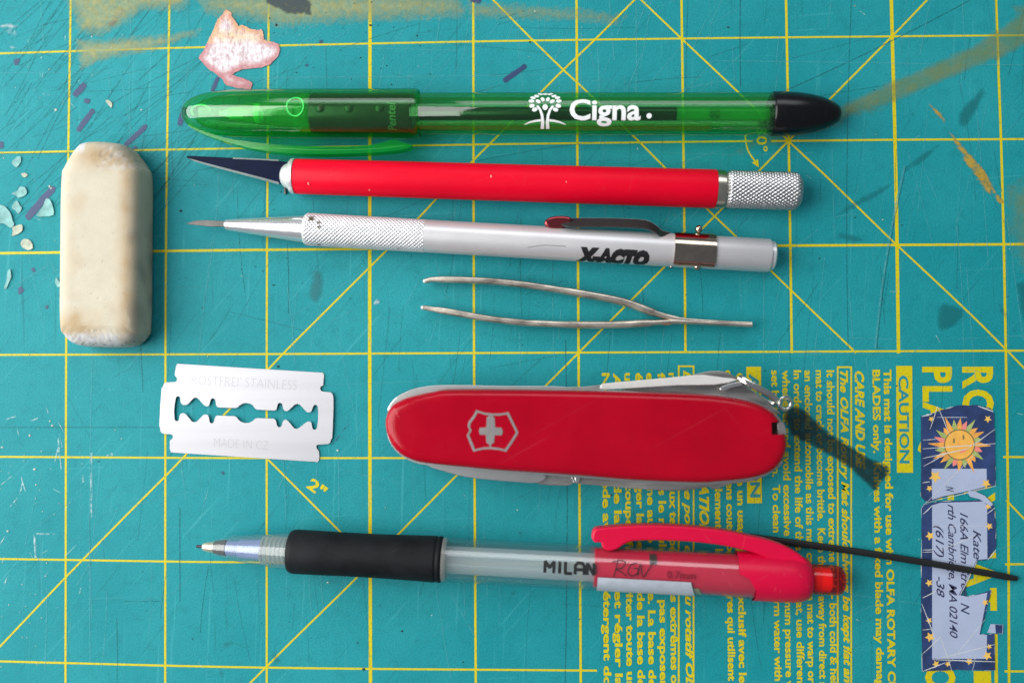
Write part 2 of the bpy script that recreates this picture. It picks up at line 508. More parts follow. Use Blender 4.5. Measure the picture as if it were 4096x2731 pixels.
M['chrome'] = solid('chrome', (0.78, 0.76, 0.72, 1), .16, 1.0, var=.08, vscale=300, rvar=.06)
M['steel_lit'] = solid('steel_lit', (0.74, 0.73, 0.71, 1), .35, .35, var=.05)  # lit copy of the steel: brightness put into a near-white colour
M['clip_dark_reflection'] = solid('clip_dark_reflection', (0.030, 0.045, 0.045, 1), .25, .2, var=.1, vscale=300)  # dark reflection on the clip face put into its base colour
M['tip_red_reflection'] = solid('clip_tip_red_reflection', (0.30, 0.05, 0.06, 1), .2, .9)  # red reflection of the neighbouring knife painted into the metal colour
M['band_steel'] = solid('band_steel', (0.50, 0.42, 0.34, 1), .12, 1.0, var=.2, vscale=300, rvar=.06)
M['brass_steel'] = solid('ferrule_steel', (0.56, 0.52, 0.44, 1), .26, 1.0, var=.12, vscale=400)
M['collar'] = solid('collar_metal', (0.78, 0.79, 0.80, 1), .38, .6, var=.08, vscale=300)
M['blade_dark'] = solid('blade_navy', (0.003, 0.007, 0.028, 1), .34, 0, var=.3, vscale=150, spec=.06)  # dark navy tone over the whole blade
M['blade_edge'] = solid('blade_edge', (0.12, 0.15, 0.15, 1), .40, .4, var=.15, vscale=300)
M['blade_grey'] = solid('blade_grey', (0.10, 0.095, 0.09, 1), .40, .4, var=.25, vscale=300)
M['tweezer'] = solid('tweezer_steel', (0.56, 0.50, 0.43, 1), .30, .85, var=.55, vscale=420, bump=.2, bscale=700, stretch=(.4, 1, 1))
M['rust'] = stain('rust', (0.28, 0.085, 0.02, 1), .9, 600, .34, .55, .8, soft=False)
M['grime'] = stain('grime', (0.09, 0.065, 0.03, 1), .95, 1200, .42, .55, .8, soft=False)
M['razor'] = solid('razor_steel', (0.43, 0.43, 0.46, 1), .46, .55, var=.07, vscale=160, rvar=.08, bump=.05, bscale=2500, stretch=(.03, 1, 1))
M['razor_etch'] = solid('razor_etch', (0.31, 0.305, 0.32, 1), .5, .5)
M['knife_red'] = solid('scale_red', (0.36, 0.0004, 0.012, 1), .20, var=.12, vscale=45, spec=.26, scuff=((.45, .07, .10, 1), .14), rvar=.10, bump=.02, bscale=300)
M['steel'] = solid('tool_steel', (0.46, 0.44, 0.42, 1), .30, .9, var=.5, vscale=420, rvar=.1, bump=.25, bscale=500, stretch=(.12, 1, 1))  # darker streaked copy: shading and reflections of the tools put into the colour
M['steel_bright'] = solid('tool_steel_bright', (0.66, 0.66, 0.65, 1), .28, .95, var=.06, vscale=260)
M['emblem'] = solid('emblem_silver', (0.40, 0.37, 0.37, 1), .34, .75, var=.10, vscale=300)
M['slot_dark'] = solid('slot_dark', (0.03, 0.022, 0.016, 1), .6)
M['clear_wall'] = clear('clear_plastic', (0.965, 0.985, 0.985, 1), .02, (0.80, 0.86, 0.88, 1), rough=.05, gloss=1.4, edge=.25)
M['clear_nose'] = clear('clear_nose', (0.93, 0.97, 0.97, 1), .10, (0.80, 0.86, 0.88, 1), rough=.08, gloss=1.6, edge=.2)
M['clear_white'] = clear('milky_tube', (0.95, 0.98, 0.99, 1), .42, (0.96, 0.98, 1.0, 1), rough=.10, gloss=2.4, edge=.1)
M['clear_ring'] = clear('clear_ring', (0.85, 0.88, 0.88, 1), .45, (0.80, 0.80, 0.76, 1), rough=.12)
M['rubber'] = solid('grip_rubber', (0.010, 0.011, 0.013, 1), .55, scuff=((.05, .05, .045, 1), .4), var=.45, vscale=120, bump=.08, bscale=900, spec=.13)
M['tip_brass'] = solid('tip_metal', (0.82, 0.74, 0.58, 1), .3, .8, var=.1)
M['mech_blue'] = solid('mechanism_blue', (0.30, 0.36, 0.62, 1), .3, .3, var=.3, vscale=300, stretch=(.2, 1, 1))
M['lead'] = solid('lead', (0.045, 0.035, 0.06, 1), .4)
M['pink'] = solid('pencil_red', (0.60, 0.002, 0.042, 1), .36, var=.05, vscale=80, spec=.3, scuff=((.75, .14, .18, 1), .35))
M['red_clear'] = clear('red_clear', (0.95, 0.22, 0.20, 1), .16, (0.85, 0.02, 0.03, 1), rough=.12, gloss=1.2)
M['salmon'] = solid('eraser_salmon', (0.80, 0.10, 0.10, 1), .5)
M['label_white'] = solid('label_white', (0.42, 0.46, 0.53, 1), .6, var=.14, vscale=300)
M['black_ink_solid'] = solid('black_print', (0.008, 0.008, 0.010, 1), .45)
M['dark_red_ink'] = solid('dark_red_print', (0.16, 0.003, 0.016, 1), .45)
M['rod'] = solid('black_rod', (0.007, 0.008, 0.008, 1), .5)
M['navy'] = solid('sticker_navy', (0.020, 0.042, 0.135, 1), .5, var=.4, vscale=200)
M['lilac'] = solid('sticker_lilac', (0.38, 0.44, 0.60, 1), .5, var=.06, vscale=120)
M['star'] = solid('sticker_star', (0.80, 0.50, 0.10, 1), .5, var=.1)
M['sun_orange'] = solid('sun_orange', (0.78, 0.36, 0.07, 1), .5, var=.2, vscale=500)
M['sun_face'] = solid('sun_face', (0.80, 0.42, 0.08, 1), .5, var=.15, vscale=300)
M['sun_green'] = solid('sun_green', (0.34, 0.42, 0.13, 1), .5, var=.2, vscale=500)
M['sun_pink'] = solid('sun_pink', (0.78, 0.24, 0.20, 1), .5)
M['sun_brown'] = solid('sun_brown', (0.22, 0.17, 0.06, 1), .5)
M['script_ink'] = solid('script_ink', (0.03, 0.035, 0.09, 1), .5)
M['crease'] = solid('crease_white', (0.60, 0.62, 0.62, 1), .6)
M['graphite_line'] = solid('graphite_line', (0.20, 0.19, 0.20, 1), .5)

# ------------------------------------------------------------------ the cutting mat
mo = Vector((120, -80, 0))
def mat_board():
    outline = []
    x0, x1, y0, y1, r = -150, 400, -290, 130, 6
    for cx, cy, a0 in ((x1 - r, y1 - r, 0), (x0 + r, y1 - r, 90), (x0 + r, y0 + r, 180), (x1 - r, y0 + r, 270)):
        for k in range(7):
            a = math.radians(a0 + 15 * k); outline.append((cx + r * math.cos(a) - mo.x, cy + r * math.sin(a) - mo.y))
    o = rings('cutting_mat', outline, [(0, -2), (0, -0.15), (0.15, 0)], M['vinyl'], None, 40)
    o.location = mo * S
    o['kind'] = 'structure'
    o['label'] = 'worn teal cutting mat with yellow printed grid'
    return o
MAT = mat_board()
def on_mat(name, V2, F, z, mat, kind=None):
    """sheet lying z mm above the mat; V2 in world mm"""
    o = mesh(name, [(v[0] - mo.x, v[1] - mo.y, z) for v in V2], F, mat, MAT)
    if kind: o['kind'] = kind
    return o
def w2(p): 
    q = at(p[0], p[1], 0); return (q.x, q.y)

def gline(pts, wpx, z=0.03):
    pts = smooth_poly([w2(p) for p in pts], 6, False)
    V, F = ribbon(pts, wpx * .86 * mmpp(0))
    on_mat('grid_line', V, F, z, M['yellow'])
s2 = lambda l: [(x / KF, y / KF) for x, y in l]
EXT = 60
def extend(pts, lo=True, hi=True, by=260):
    p = list(pts)
    if lo:
        a, b = p[0], p[1]; L = math.hypot(b[0] - a[0], b[1] - a[1])
        p.insert(0, (a[0] - (b[0] - a[0]) / L * by, a[1] - (b[1] - a[1]) / L * by))
    if hi:
        a, b = p[-1], p[-2]; L = math.hypot(b[0] - a[0], b[1] - a[1])
        p.append((a[0] - (b[0] - a[0]) / L * by, a[1] - (b[1] - a[1]) / L * by))
    return p
VL = [([(283, 0), (272, 700), (265, 1380), (262, 2731)], 5.6, 1), ([(678, 0), (667, 700), (662, 1380), (661, 2731)], 5.6, 1),
      ([(1075, 0), (1070, 700), (1067, 1380), (1067, 2731)], 5.6, 1), ([(1480, 0), (1479, 1380), (1482, 2731)], 9.2, 1),
      ([(1893, 0), (1896, 1380), (1903, 2731)], 6.2, 1), ([(2306, 0), (2314, 1380), (2323, 2731)], 6.4, 1),
      ([(2726, 0), (2735, 700), (2742, 1412)], 6.2, 0), ([(3144, 0), (3157, 700), (3167, 1412)], 6.4, 0),
      ([(3565, 0), (3583, 700), (3594, 1413)], 9.0, 0), ([(3984, 0), (4008, 700), (4023, 1400), (4033, 2100), (4036, 2731)], 6.4, 1)]
for pts, w, hi in VL: gline(extend(s2(pts), True, bool(hi), 1050), w, 0.030)
HL = [([(0, 215), (280, 206), (660, 194), (1120, 183), (2024, 165), (3024, 152), (4096, 142)], 5.0, 1, 1),
      ([(0, 612), (280, 606), (1024, 593), (2024, 577), (3010, 565)], 5.0, 1, 0), ([(3084, 565), (3560, 560), (4096, 557)], 5.4, 0, 1),
      ([(0, 1013), (1000, 1000), (2000, 992), (3100, 983), (4096, 977)], 6.6, 1, 1),
      ([(0, 1419), (1024, 1416), (2024, 1411), (3000, 1407), (4096, 1402)], 5.2, 1, 1),
      ([(0, 1826), (660, 1830), (1024, 1831), (1600, 1831), (2386, 1831)], 5.2, 1, 0), ([(4012, 1827), (4096, 1827), (4400, 1827)], 5.6, 0, 0),
      ([(0, 2234), (280, 2238), (660, 2244), (950, 2247), (2386, 2256)], 5.2, 1, 0), ([(4020, 2256), (4096, 2255), (4400, 2255)], 5.6, 0, 0),
      ([(0, 2643), (270, 2650), (660, 2660), (1000, 2667), (1480, 2673), (2024, 2677), (2388, 2680)], 5.4, 1, 0), ([(4018, 2683), (4096, 2683), (4400, 2683)], 5.6, 0, 0)]
for pts, w, lo, hi in HL: gline(extend(s2(pts), bool(lo), bool(hi), 1050), w, 0.034)
# the grid goes on over the rest of the mat
for k in (-5, -4, -3, -2, -1, 10, 11, 12, 13, 14, 15):
    V, F = ribbon([(k * IN, 122), (k * IN, -80), (k * IN, -282)], .5); on_mat('grid_line', V, F, 0.030, M['yellow'])
for k in (4, 3, 2, 1, -7, -8, -9, -10, -11):
    V, F = ribbon([(-142, k * IN), (120, k * IN), (392, k * IN)], .5); on_mat('grid_line', V, F, 0.034, M['yellow'])
DL = [([(2130, 0), (2050, 83), (1810, 325), (1642, 496), (1525, 614), (1332, 807), (1257, 882), (1051, 1089), (914, 1227), (814, 1331), (674, 1468), (574, 1568)], 1, 1),
      ([(1132, 0), (1223, 92), (1294, 161), (1348, 211), (1451, 309), (1530, 388), (1626, 482), (1690, 543), (1816, 666), (1966, 810)], 1, 0),
      ([(1472, 0), (1566, 90), (1693, 210), (1816, 329), (1894, 402), (2010, 515), (2057, 560), (2218, 711), (2311, 803), (2352, 845)], 1, 1),
      ([(1458, 0), (1366, 92), (1294, 161), (1247, 208), (1151, 305), (1089, 367), (1005, 454), (961, 501), (850, 613), (672, 790), (618, 846), (514, 953), (427, 1044), (379, 1094), (290, 1183), (150, 1326), (0, 1484)], 1, 1),
      ([(613, 1052), (683, 1122), (735, 1174), (787, 1226), (850, 1290)], 0, 0), ([(2311, 1148), (2332, 1170), (2400, 1240)], 0, 0)]
for i, (pts, lo, hi) in enumerate(DL): gline(extend(pts, bool(lo), bool(hi)), 4.8, 0.038 + .003 * i)
# arrow and angle number beside the star of lines
gline([(1712, 308), (1713, 325), (1719, 348), (1735, 372)], 4.2, 0.06)
V, F = fill([[w2(p) for p in ((1727, 374), (1741, 366), (1743, 385))]]); on_mat('arrow_head', V, F, 0.062, M['yellow'])

def mat_text(body, fx, fy, cap_px, mat='yellow', bold=.012, shear=0.0, length=None, z=0.05, spacing=1.0, name='lettering', deg=-90):
    """line of print that starts at (fx, fy) on its baseline and runs down the picture"""
    w = length * mmpp(0) if length else None
    V, F = text2d(body, cap_px * mmpp(0), bold, shear, spacing, w, 1.15)
    o = w2((fx, fy)); a = math.radians(deg)
    ca, sa = math.cos(a), math.sin(a)
    return on_mat(name, [(o[0] + x * ca - y * sa, o[1] + x * sa + y * ca) for x, y in V], F, z, M[mat])
mat_text('30\u00b0', 1738, 293, 24, bold=.015, length=56)
mat_text('2"', 703, 1117, 27, bold=.03, length=44, deg=-36)
# big titles, partly hidden by the sticker
mat_text('ROTARY MAT', 2213, 842, 66, bold=.036, length=545, spacing=1.16)
mat_text('PLAQUE', 2121, 842, 64, bold=.036, length=300, spacing=1.16)
mat_text('O', 2128, 1528, 64, bold=.036, length=52)
def frame_box(x0, x1, y0, y1, w, z=.045):
    ol = [w2(p) for p in ((x0, y0), (x1, y0), (x1, y1), (x0, y1))]
    il = [w2(p) for p in ((x0 + w, y0 + w), (x1 - w, y0 + w), (x1 - w, y1 - w), (x0 + w, y1 - w))]
    V, F = fill([ol, il]); on_mat('print_border', V, F, z, M['yellow'])
def plate(x0, x1, y0, y1, z=.045):
    V, F = fill([[w2(p) for p in ((x0, y0), (x1, y0), (x1 + 2, y1), (x0 + 2, y1))]]); on_mat('print_panel', V, F, z, M['yellow'])
plate(2058, 2095, 840, 1085); mat_text('CAUTION', 2064, 862, 22, 'vinyl_print', .03, length=198, z=.055)
plate(1714, 1748, 842, 1155); mat_text('ATTENTION', 1721, 858, 22, 'vinyl_print', .03, length=280, z=.055)
plate(2236, 2276, 1540, 1660); plate(2283, 2291, 1455, 1660)
frame_box(1922, 1957, 841, 1640, 4)
frame_box(1557, 1595, 839, 1640, 4)
EN = [(2030, 848, 'This mat is designed for use with OLFA ROTARY CUTTER', 1, 800, 0), (2004, 849, 'BLADES only.  Knives with a fixed blade may damage', .9, 725, 0),
      (1964, 852, 'CARE AND USE', 1.2, 222, .3), (1930, 850, 'The OLFA Rotary Mat should always be kept flat and', 1, 722, .3),
      (1899, 850, 'It should not be exposed to extreme cold  - both cold & heat', .8, 720, 0), (1874, 850, 'mat to crack or become brittle.  Keep the mat away from direct su', .8, 722, 0),
      (1848, 850, 'an enclosed automobile as this may cause the mat to warp or c', .8, 722, 0), (1823, 850, 'In order to extend the life of this OLFA Mat, use different', .8, 715, 0),
      (1797, 850, 'whenever and avoid excessive wear, minimum pressure w', .8, 722, 0), (1772, 850, 'set by the rotation.  To clean mat use warm water with a', .8, 722, 0)]
FR = [(1691, 856, "Conçue pour être un usage pour l'exclusif avec les", 712), (1666, 850, 'correspondante anciens couteaux ordinaires qui utilisent', 700), (1640, 856, 'pour cette lame seulement et le', 420),
      (1536, 856, "ne pas l'exposer aux températures extrêmes ou", 720), (1511, 856, 'faire fondre tapis le rouler. Ne pas exposer', 712),
      (1485, 856, 'exemple dans une auto fermée. La base de', 712), (1460, 856, 'é.  Pour prolonger la vie utile de la base de', 712),
      (1435, 856, "une de la base coupe afin d'éviter toute us", 712), (1409, 856, 'A minimum de la coupe et régler la', 712), (1383, 856, 'Nettoyer à tiède avec un détergent do', 712)]
for x, y, t, b, L, sh in EN: mat_text(t, x, y, 17 if b <= 1 else 20, bold=.036 * b, shear=sh, length=L)
for x, y, t, L in FR: mat_text(t, x, y, 17, bold=.034, length=L)
mat_text('UTILISATION', 1606, 1000, 21, bold=.045, shear=.3, length=236)
mat_text('La base de coupe pour couteau rotatif OLFA', 1570, 850, 17, bold=.036, shear=.3, length=760)

# --- stains, ink strokes and cuts on the mat
def rim_sheet(name, poly, z, mat, rim=1.6, step=1.5):
    ol = [w2(p) for p in poly]
    V, F = fill([ol]); V, F = refine(V, F, min(step, max(.5, rim * .55)))
    def dist(v):
        best = 1e9
        for i in range(len(ol)):
            a, b = ol[i - 1], ol[i]
            dx, dy = b[0] - a[0], b[1] - a[1]; L2 = dx * dx + dy * dy or 1e-9
            t = max(0, min(1, ((v[0] - a[0]) * dx + (v[1] - a[1]) * dy) / L2))
            best = min(best, math.hypot(v[0] - a[0] - t * dx, v[1] - a[1] - t * dy))
        return best
    o = on_mat(name, V, F, z, M[mat] if isinstance(mat, str) else mat)
    at_ = o.data.attributes.new('rim', 'FLOAT', 'POINT')
    for i, v in enumerate(V): at_.data[i].value = min(1.0, dist(v) / rim)
    return o
zs = [0.075]
def zn():
    zs[0] += 0.0012; return zs[0]
def stroke(x0, y0, x1, y1, w, mat='purple', name='ink_stroke', rim=.5):
    dx, dy = x1 - x0, y1 - y0; L = math.hypot(dx, dy); nx, ny = -dy / L * w / 2, dx / L * w / 2
    pts = []
    for t, k in ((0, .55), (.06, .95), (.3, 1.0), (.6, 1.05), (.92, .95), (1, .6)):
        pts.append((x0 + dx * t + nx * k, y0 + dy * t + ny * k))
    for t, k in ((1, .5), (.93, .95), (.6, 1), (.3, 1.08), (.05, .9), (0, .5)):
        pts.append((x0 + dx * t - nx * k, y0 + dy * t - ny * k))
    rim_sheet(name, pts, zn(), mat, rim, 1.2)
def blob(x, y, rx, ry, mat='purple', name='ink_spot', n=14, jit=.25, rot=0.0, rim=.6):
    pts = []
    for k in range(n):
        a = 2 * math.pi * k / n; q = 1 + random.uniform(-jit, jit)
        u, v = rx * q * math.cos(a), ry * q * math.sin(a)
        pts.append((x + u * math.cos(rot) - v * math.sin(rot), y + u * math.sin(rot) + v * math.cos(rot)))
    rim_sheet(name, smooth_poly(pts, 2), zn(), mat, rim, 1.2)
for a in ((282, 18, 252, 60, 17), (170, 222, 197, 192, 17), (178, 303, 216, 250, 15), (286, 336, 338, 288, 14), (60, 504, 126, 428, 19), (1156, 188, 1209, 150, 15),
          (412, 290, 424, 245, 15), (487, 212, 502, 176, 12)): stroke(*a)
for a in ((38, 142, 9, 11), (200, 232, 10, 8), (2, 333, 9, 10), (48, 666, 8, 11), (77, 620, 7, 6), (108, 704, 6, 7), (1095, 3, 14, 8), (737, 97, 6, 6), (706, 150, 6, 6),
          (512, 1086, 6, 6), (640, 915, 4, 4), (120, 1408, 1, 1), (1513, 1121, 5, 6), (310, 340, 7, 5)): blob(*a)
# khaki paint dragged over the top edge
rim_sheet('paint_stain', [(152, -40), (430, -40), (445, 0), (420, 30), (330, 30), (300, 55), (250, 80), (230, 90), (175, 80), (164, 30), (150, 20)], zn(), 'khaki', 3.2, 2.2)
rim_sheet('paint_stain', [(172, 88), (230, 88), (300, 82), (395, 76), (470, 60), (455, 85), (400, 105), (350, 122), (290, 132), (230, 145), (182, 168), (174, 130)], zn(), 'khaki', 2.4, 2)
rim_sheet('paint_stain', [(430, -20), (700, -30), (1060, -20), (1075, 20), (1070, 45), (960, 52), (800, 58), (650, 70), (560, 50), (470, 40)], zn(), 'khaki', 4, 2.5)
rim_sheet('paint_stain', [(1060, 0), (1180, 5), (1360, 20), (1450, 36), (1420, 62), (1330, 55), (1200, 50), (1080, 48)], zn(), 'khaki', 4, 2.5)
rim_sheet('paint_stain', [(340, 0), (420, 0), (418, 26), (390, 34), (345, 28)], zn(), 'pale', 3, 3)
rim_sheet('paint_stain', [(600, -25), (700, -25), (722, 8), (722, 40), (660, 40), (630, 26), (606, 14)], zn(), 'smudge', 1.4, 1)
rim_sheet('paint_stain', [(0, 40), (50, 60), (90, 95), (85, 118), (20, 110), (-10, 90)], zn(), 'pale', 4, 3)
for a in ((20, 60, 28, 14), (95, 140, 10, 3), (45, 110, 40, 10)): blob(*a, mat='pale', name='paint_spot', rim=1.5)
# olive band and ochre flakes at the far side
rim_sheet('paint_stain', [(1905, 256), (1960, 224), (2050, 182), (2120, 152), (2230, 104), (2352, 22), (2400, -10), (2400, 85), (2300, 136), (2200, 174), (2130, 208), (2060, 234), (1980, 262), (1930, 284)], zn(), 'olive', 1.5, 1.2)
rim_sheet('paint_stain', [(1800, 262), (1930, 255), (2060, 215), (2050, 250), (1920, 300), (1850, 330), (1740, 350), (1690, 370), (1660, 380), (1700, 330)], zn(), 'olive', 6, 4)
rim_sheet('paint_stain', [(1946, -5), (1962, -5), (1978, 22), (2000, 55), (1994, 60), (1970, 35), (1955, 18)], zn(), 'ochre', 1.2, 1.5)
rim_sheet('paint_stain', [(2106, 205), (2130, 222), (2170, 258), (2180, 290), (2215, 330), (2245, 360), (2272, 395), (2290, 430), (2320, 470), (2290, 480), (2270, 440), (2235, 410), (2215, 385), (2190, 340), (2165, 290), (2130, 250)], zn(), 'ochre', 1.2, 1)
rim_sheet('paint_stain', [(2225, 390), (2265, 385), (2285, 420), (2300, 470), (2262, 455), (2235, 425)], zn(), 'ochre', 2, 2)
rim_sheet('paint_stain', [(2300, 430), (2360, 400), (2400, 420), (2400, 650), (2330, 620), (2310, 520)], zn(), 'olive', 5, 4)
rim_sheet('paint_stain', [(1518, 502), (1545, 488), (1570, 480), (1572, 492), (1548, 503), (1530, 516)], zn(), 'ochre', 1.2, 1.5)
rim_sheet('paint_stain', [(1240, 25), (1330, 30), (1380, 28), (1450, 40), (1448, 56), (1380, 52), (1300, 48)], zn(), 'ochre', 2.5, 2)
rim_sheet('paint_stain', [(2320, 15), (2400, -5), (2400, 40), (2330, 40)], zn(), 'olive', 2, 2)
# darker teal where something lay
for p in ([(2262, 193), (2264, 222), (2240, 262), (2216, 296), (2200, 292), (2197, 262), (2220, 230), (2245, 205)],
          [(2160, 326), (2164, 334), (2120, 372), (2080, 396), (2068, 396), (2090, 370), (2130, 345)],
          [(2090, 395), (2060, 420), (2030, 445), (1980, 470), (1900, 512), (1895, 505), (1960, 462), (2030, 425), (2070, 400)],
          [(2164, 690), (2195, 700), (2215, 710), (2212, 728), (2190, 750), (2165, 763), (2150, 758), (2148, 730), (2152, 705)],
          [(716, 616), (742, 620), (748, 645), (744, 672), (735, 695), (722, 702), (708, 690), (705, 668), (712, 645)],
          [(2282, 680), (2300, 700), (2322, 740), (2318, 742), (2295, 718)], [(1923, 530), (1960, 535), (1990, 552), (1960, 560), (1915, 550)],
          [(625, 1490), (640, 1505), (650, 1520), (630, 1522), (622, 1505)], [(507, 1470), (545, 1468), (570, 1485), (560, 1492), (540, 1480), (515, 1490)],
          [(470, 1495), (480, 1512), (477, 1518), (467, 1502)], [(505, 1530), (518, 1548), (510, 1562), (502, 1545)], [(1170, 1355), (1190, 1352), (1185, 1368), (1172, 1375)],
          [(2330, 650), (2400, 620), (2400, 760), (2345, 740)], [(1880, 900), (1900, 910), (1890, 930)]):
    rim_sheet('paint_stain', p, zn(), 'deep', 1.4, 2)
# broad black marker swipe that runs out from the pocket knife
rim_sheet('ink_stroke', [(1800, 935), (1830, 928), (1850, 940), (1905, 990), (1950, 1018), (1985, 1042), (2040, 1066), (2048, 1080), (2042, 1096), (2024, 1112), (2012, 1132), (1990, 1115), (1950, 1078), (1900, 1045), (1850, 1020), (1815, 1000), (1796, 960)], zn(), 'black_ink', 1.0, 1)
stroke(1330, 1140, 1372, 1096, 8, 'deep', rim=.8)
stroke(755, 1033, 800, 972, 4, 'purple', rim=.5)
# white scuffs
for p in ([(862, 678), (880, 688), (877, 700), (862, 706), (850, 700)], [(842, 680), (850, 690), (846, 694)], [(1605, 142), (1660, 148), (1640, 152)],
          [(1680, 172), (1700, 180), (1690, 186)], [(1718, 186), (1750, 194), (1736, 196)], [(2038, 140), (2075, 128), (2076, 131), (2040, 146)], [(2280, 520), (2288, 500), (2284, 540), (2278, 548)],
          [(2062, 146), (2064, 142)][:1] and [(1745, 140), (1810, 116), (1812, 119), (1750, 146)], [(1820, 138), (1880, 140), (1860, 143)], [(2290, 580), (2310, 600), (2320, 650), (2314, 655), (2300, 610)],
          [(206, 1046), (211, 1050), (213, 1100), (210, 1130), (206, 1100)], [(0, 1060), (10, 1062), (6, 1090), (0, 1085)]):
    rim_sheet('scuff', p, zn(), 'pale', .8, 1.2)

# knife cuts and scratches: thousands of them, one worn surface; relief light and shade in flat colours
def scratches(name, mat, items, z):
    V, F = [], []
    for pts, w in items:
        v, f = ribbon(pts, w); k = len(V)
        V += v; F += [tuple(i + k for i in q) for q in f]
    on_mat(name, V, F, z, M[mat], kind='stuff')
def cutline(x0, y0, x1, y1, bend=0.0):
    n = 7; out = []
    dx, dy = x1 - x0, y1 - y0
    for i in range(n):
        t = i / (n - 1); q = 4 * t * (1 - t) * bend
        out.append(w2((x0 + dx * t - dy * q, y0 + dy * t + dx * q)))
    return out
rnd = random.Random(3)
dark, pale, white = [], [], []
def rand_cut(xr, yr, ang, spread, L0, L1):
    x, y = rnd.uniform(*xr), rnd.uniform(*yr); a = math.radians(rnd.gauss(ang, spread)); L = rnd.uniform(L0, L1)
    return cutline(x, y, x + math.cos(a) * L, y - math.sin(a) * L, rnd.uniform(-.02, .02))
for _ in range(110): dark.append((rand_cut((-40, 420), (-20, 560), 48, 9, 60, 330), rnd.uniform(.05, .17)))
for _ in range(50): dark.append((rand_cut((-40, 700), (-20, 420), 40, 22, 40, 200), rnd.uniform(.05, .15)))
for _ in range(60): dark.append((rand_cut((0, 2352), (0, 1568), 50, 30, 30, 180), rnd.uniform(.05, .13)))
for _ in range(90): dark.append((rand_cut((250, 2352), (0, 1568), 90, 6, 30, 320), rnd.uniform(.05, .14)))
for _ in range(26): dark.append((rand_cut((0, 1900), (0, 500), 6, 8, 40, 300), rnd.uniform(.05, .14)))
for _ in range(130): pale.append((rand_cut((0, 2352), (0, 1568), 90, 7, 40, 420), rnd.uniform(.06, .18)))
for _ in range(90): pale.append((rand_cut((0, 2352), (0, 1568), 45, 30, 30, 240), rnd.uniform(.06, .18)))
for _ in range(60): pale.append((rand_cut((600, 1700), (0, 340), 60, 30, 30, 200), rnd.uniform(.06, .17)))
for _ in range(30): pale.append((rand_cut((0, 2352), (0, 1568), 4, 10, 60, 400), rnd.uniform(.05, .14)))
for x, y0, y1 in ((211, 1040, 1190), (213, 800, 1520), (322, 780, 900), (413, 1166, 1380), (205, 1180, 1420), (108, 1350, 1540), (268, 1420, 1568), (1299, 780, 1568), (1580, 0, 200), (1460, 0, 215),
                  (1336, 60, 420), (1372, 110, 330), (1755, 530, 830), (1955, 0, 800), (1700, 0, 200), (660, 560, 720), (1790, 790, 860)):
    (dark if rnd.random() < .5 else pale).append((cutline(x, y0, x + rnd.uniform(-8, 8), y1, rnd.uniform(-.01, .01)), rnd.uniform(.14, .26)))
pale.append((cutline(2078, 380, 2010, 800, .02), .45)); dark.append((cutline(2082, 380, 2014, 800, .02), .22))  # lit and shaded side of one groove as pale and dark lines
dark.append((cutline(1790, 215, 2230, 0, .01), .22)); dark.append((cutline(0, 353, 165, 352), .2)); dark.append((cutline(0, 981, 365, 981), .16))
dark.append((cutline(1148, 44, 1205, 25), .2)); pale.append((cutline(2312, 500, 2350, 780), .2))
pale.append((cutline(0, 168, 560, 165), .14)); pale.append((cutline(560, 180, 1330, 172), .16)); pale.append((cutline(1640, 140, 2352, 150), .16))
for _ in range(22): white.append((rand_cut((-10, 150), (930, 1360), 80, 40, 4, 40), rnd.uniform(.08, .35)))
for _ in range(40): white.append((rand_cut((0, 2352), (0, 1568), 80, 60, 3, 22), rnd.uniform(.06, .25)))
for _ in range(16): white.append((rand_cut((60, 180), (20, 260), 70, 60, 3, 16), rnd.uniform(.08, .25)))
for a in ((211, 1040, 208, 1080, .6), (209, 1080, 210, 1190, .3), (190, 1090, 192, 1108, .5), (245, 1047, 259, 1042, .6), (79, 1226, 82, 1280, .5), (84, 1225, 127, 1226, .4), (134, 1005, 137, 1050, .4)):
    white.append((cutline(*a[:4]), a[4]))
scratches('knife_cut', 'cut_dark', dark, .066)
scratches('scratch', 'cut_pale', pale, .070)
scratches('scuff_mark', 'cut_white', white, .073)
def specks(name, mat, n, r0, r1, regions):
    V, F = [], []
    for _ in range(n):
        xr, yr = rnd.choice(regions)
        c = w2((rnd.uniform(*xr), rnd.uniform(*yr))); r = rnd.uniform(r0, r1) * (1 if rnd.random() < .85 else 1.8); k = len(V)
        a0 = rnd.uniform(0, 6); h = r * .5; st = rnd.uniform(.4, 1)
        ring = [(c[0] + r * math.cos(a0 + i * math.pi / 3) * rnd.uniform(.6, 1.1), c[1] + r * st * math.sin(a0 + i * math.pi / 3) * rnd.uniform(.6, 1.1)) for i in range(6)]
        V += [(p[0] - mo.x, p[1] - mo.y, .09) for p in ring] + [(c[0] - mo.x, c[1] - mo.y, .09 + h)]
        F += [(k + i, k + (i + 1) % 6, k + 6) for i in range(6)]
    o = mesh(name, V, F, M[mat], MAT); o['kind'] = 'stuff'
full = ((0, 2352), (0, 1568))
specks('dust', 'speck_dark', 190, .07, .26, [full, full, ((380, 1000), (380, 720)), ((600, 1000), (0, 220))])
specks('crumb_dust', 'speck_pale', 120, .07, .24, [full, ((0, 500), (0, 1100)), ((0, 140), (950, 1568))])

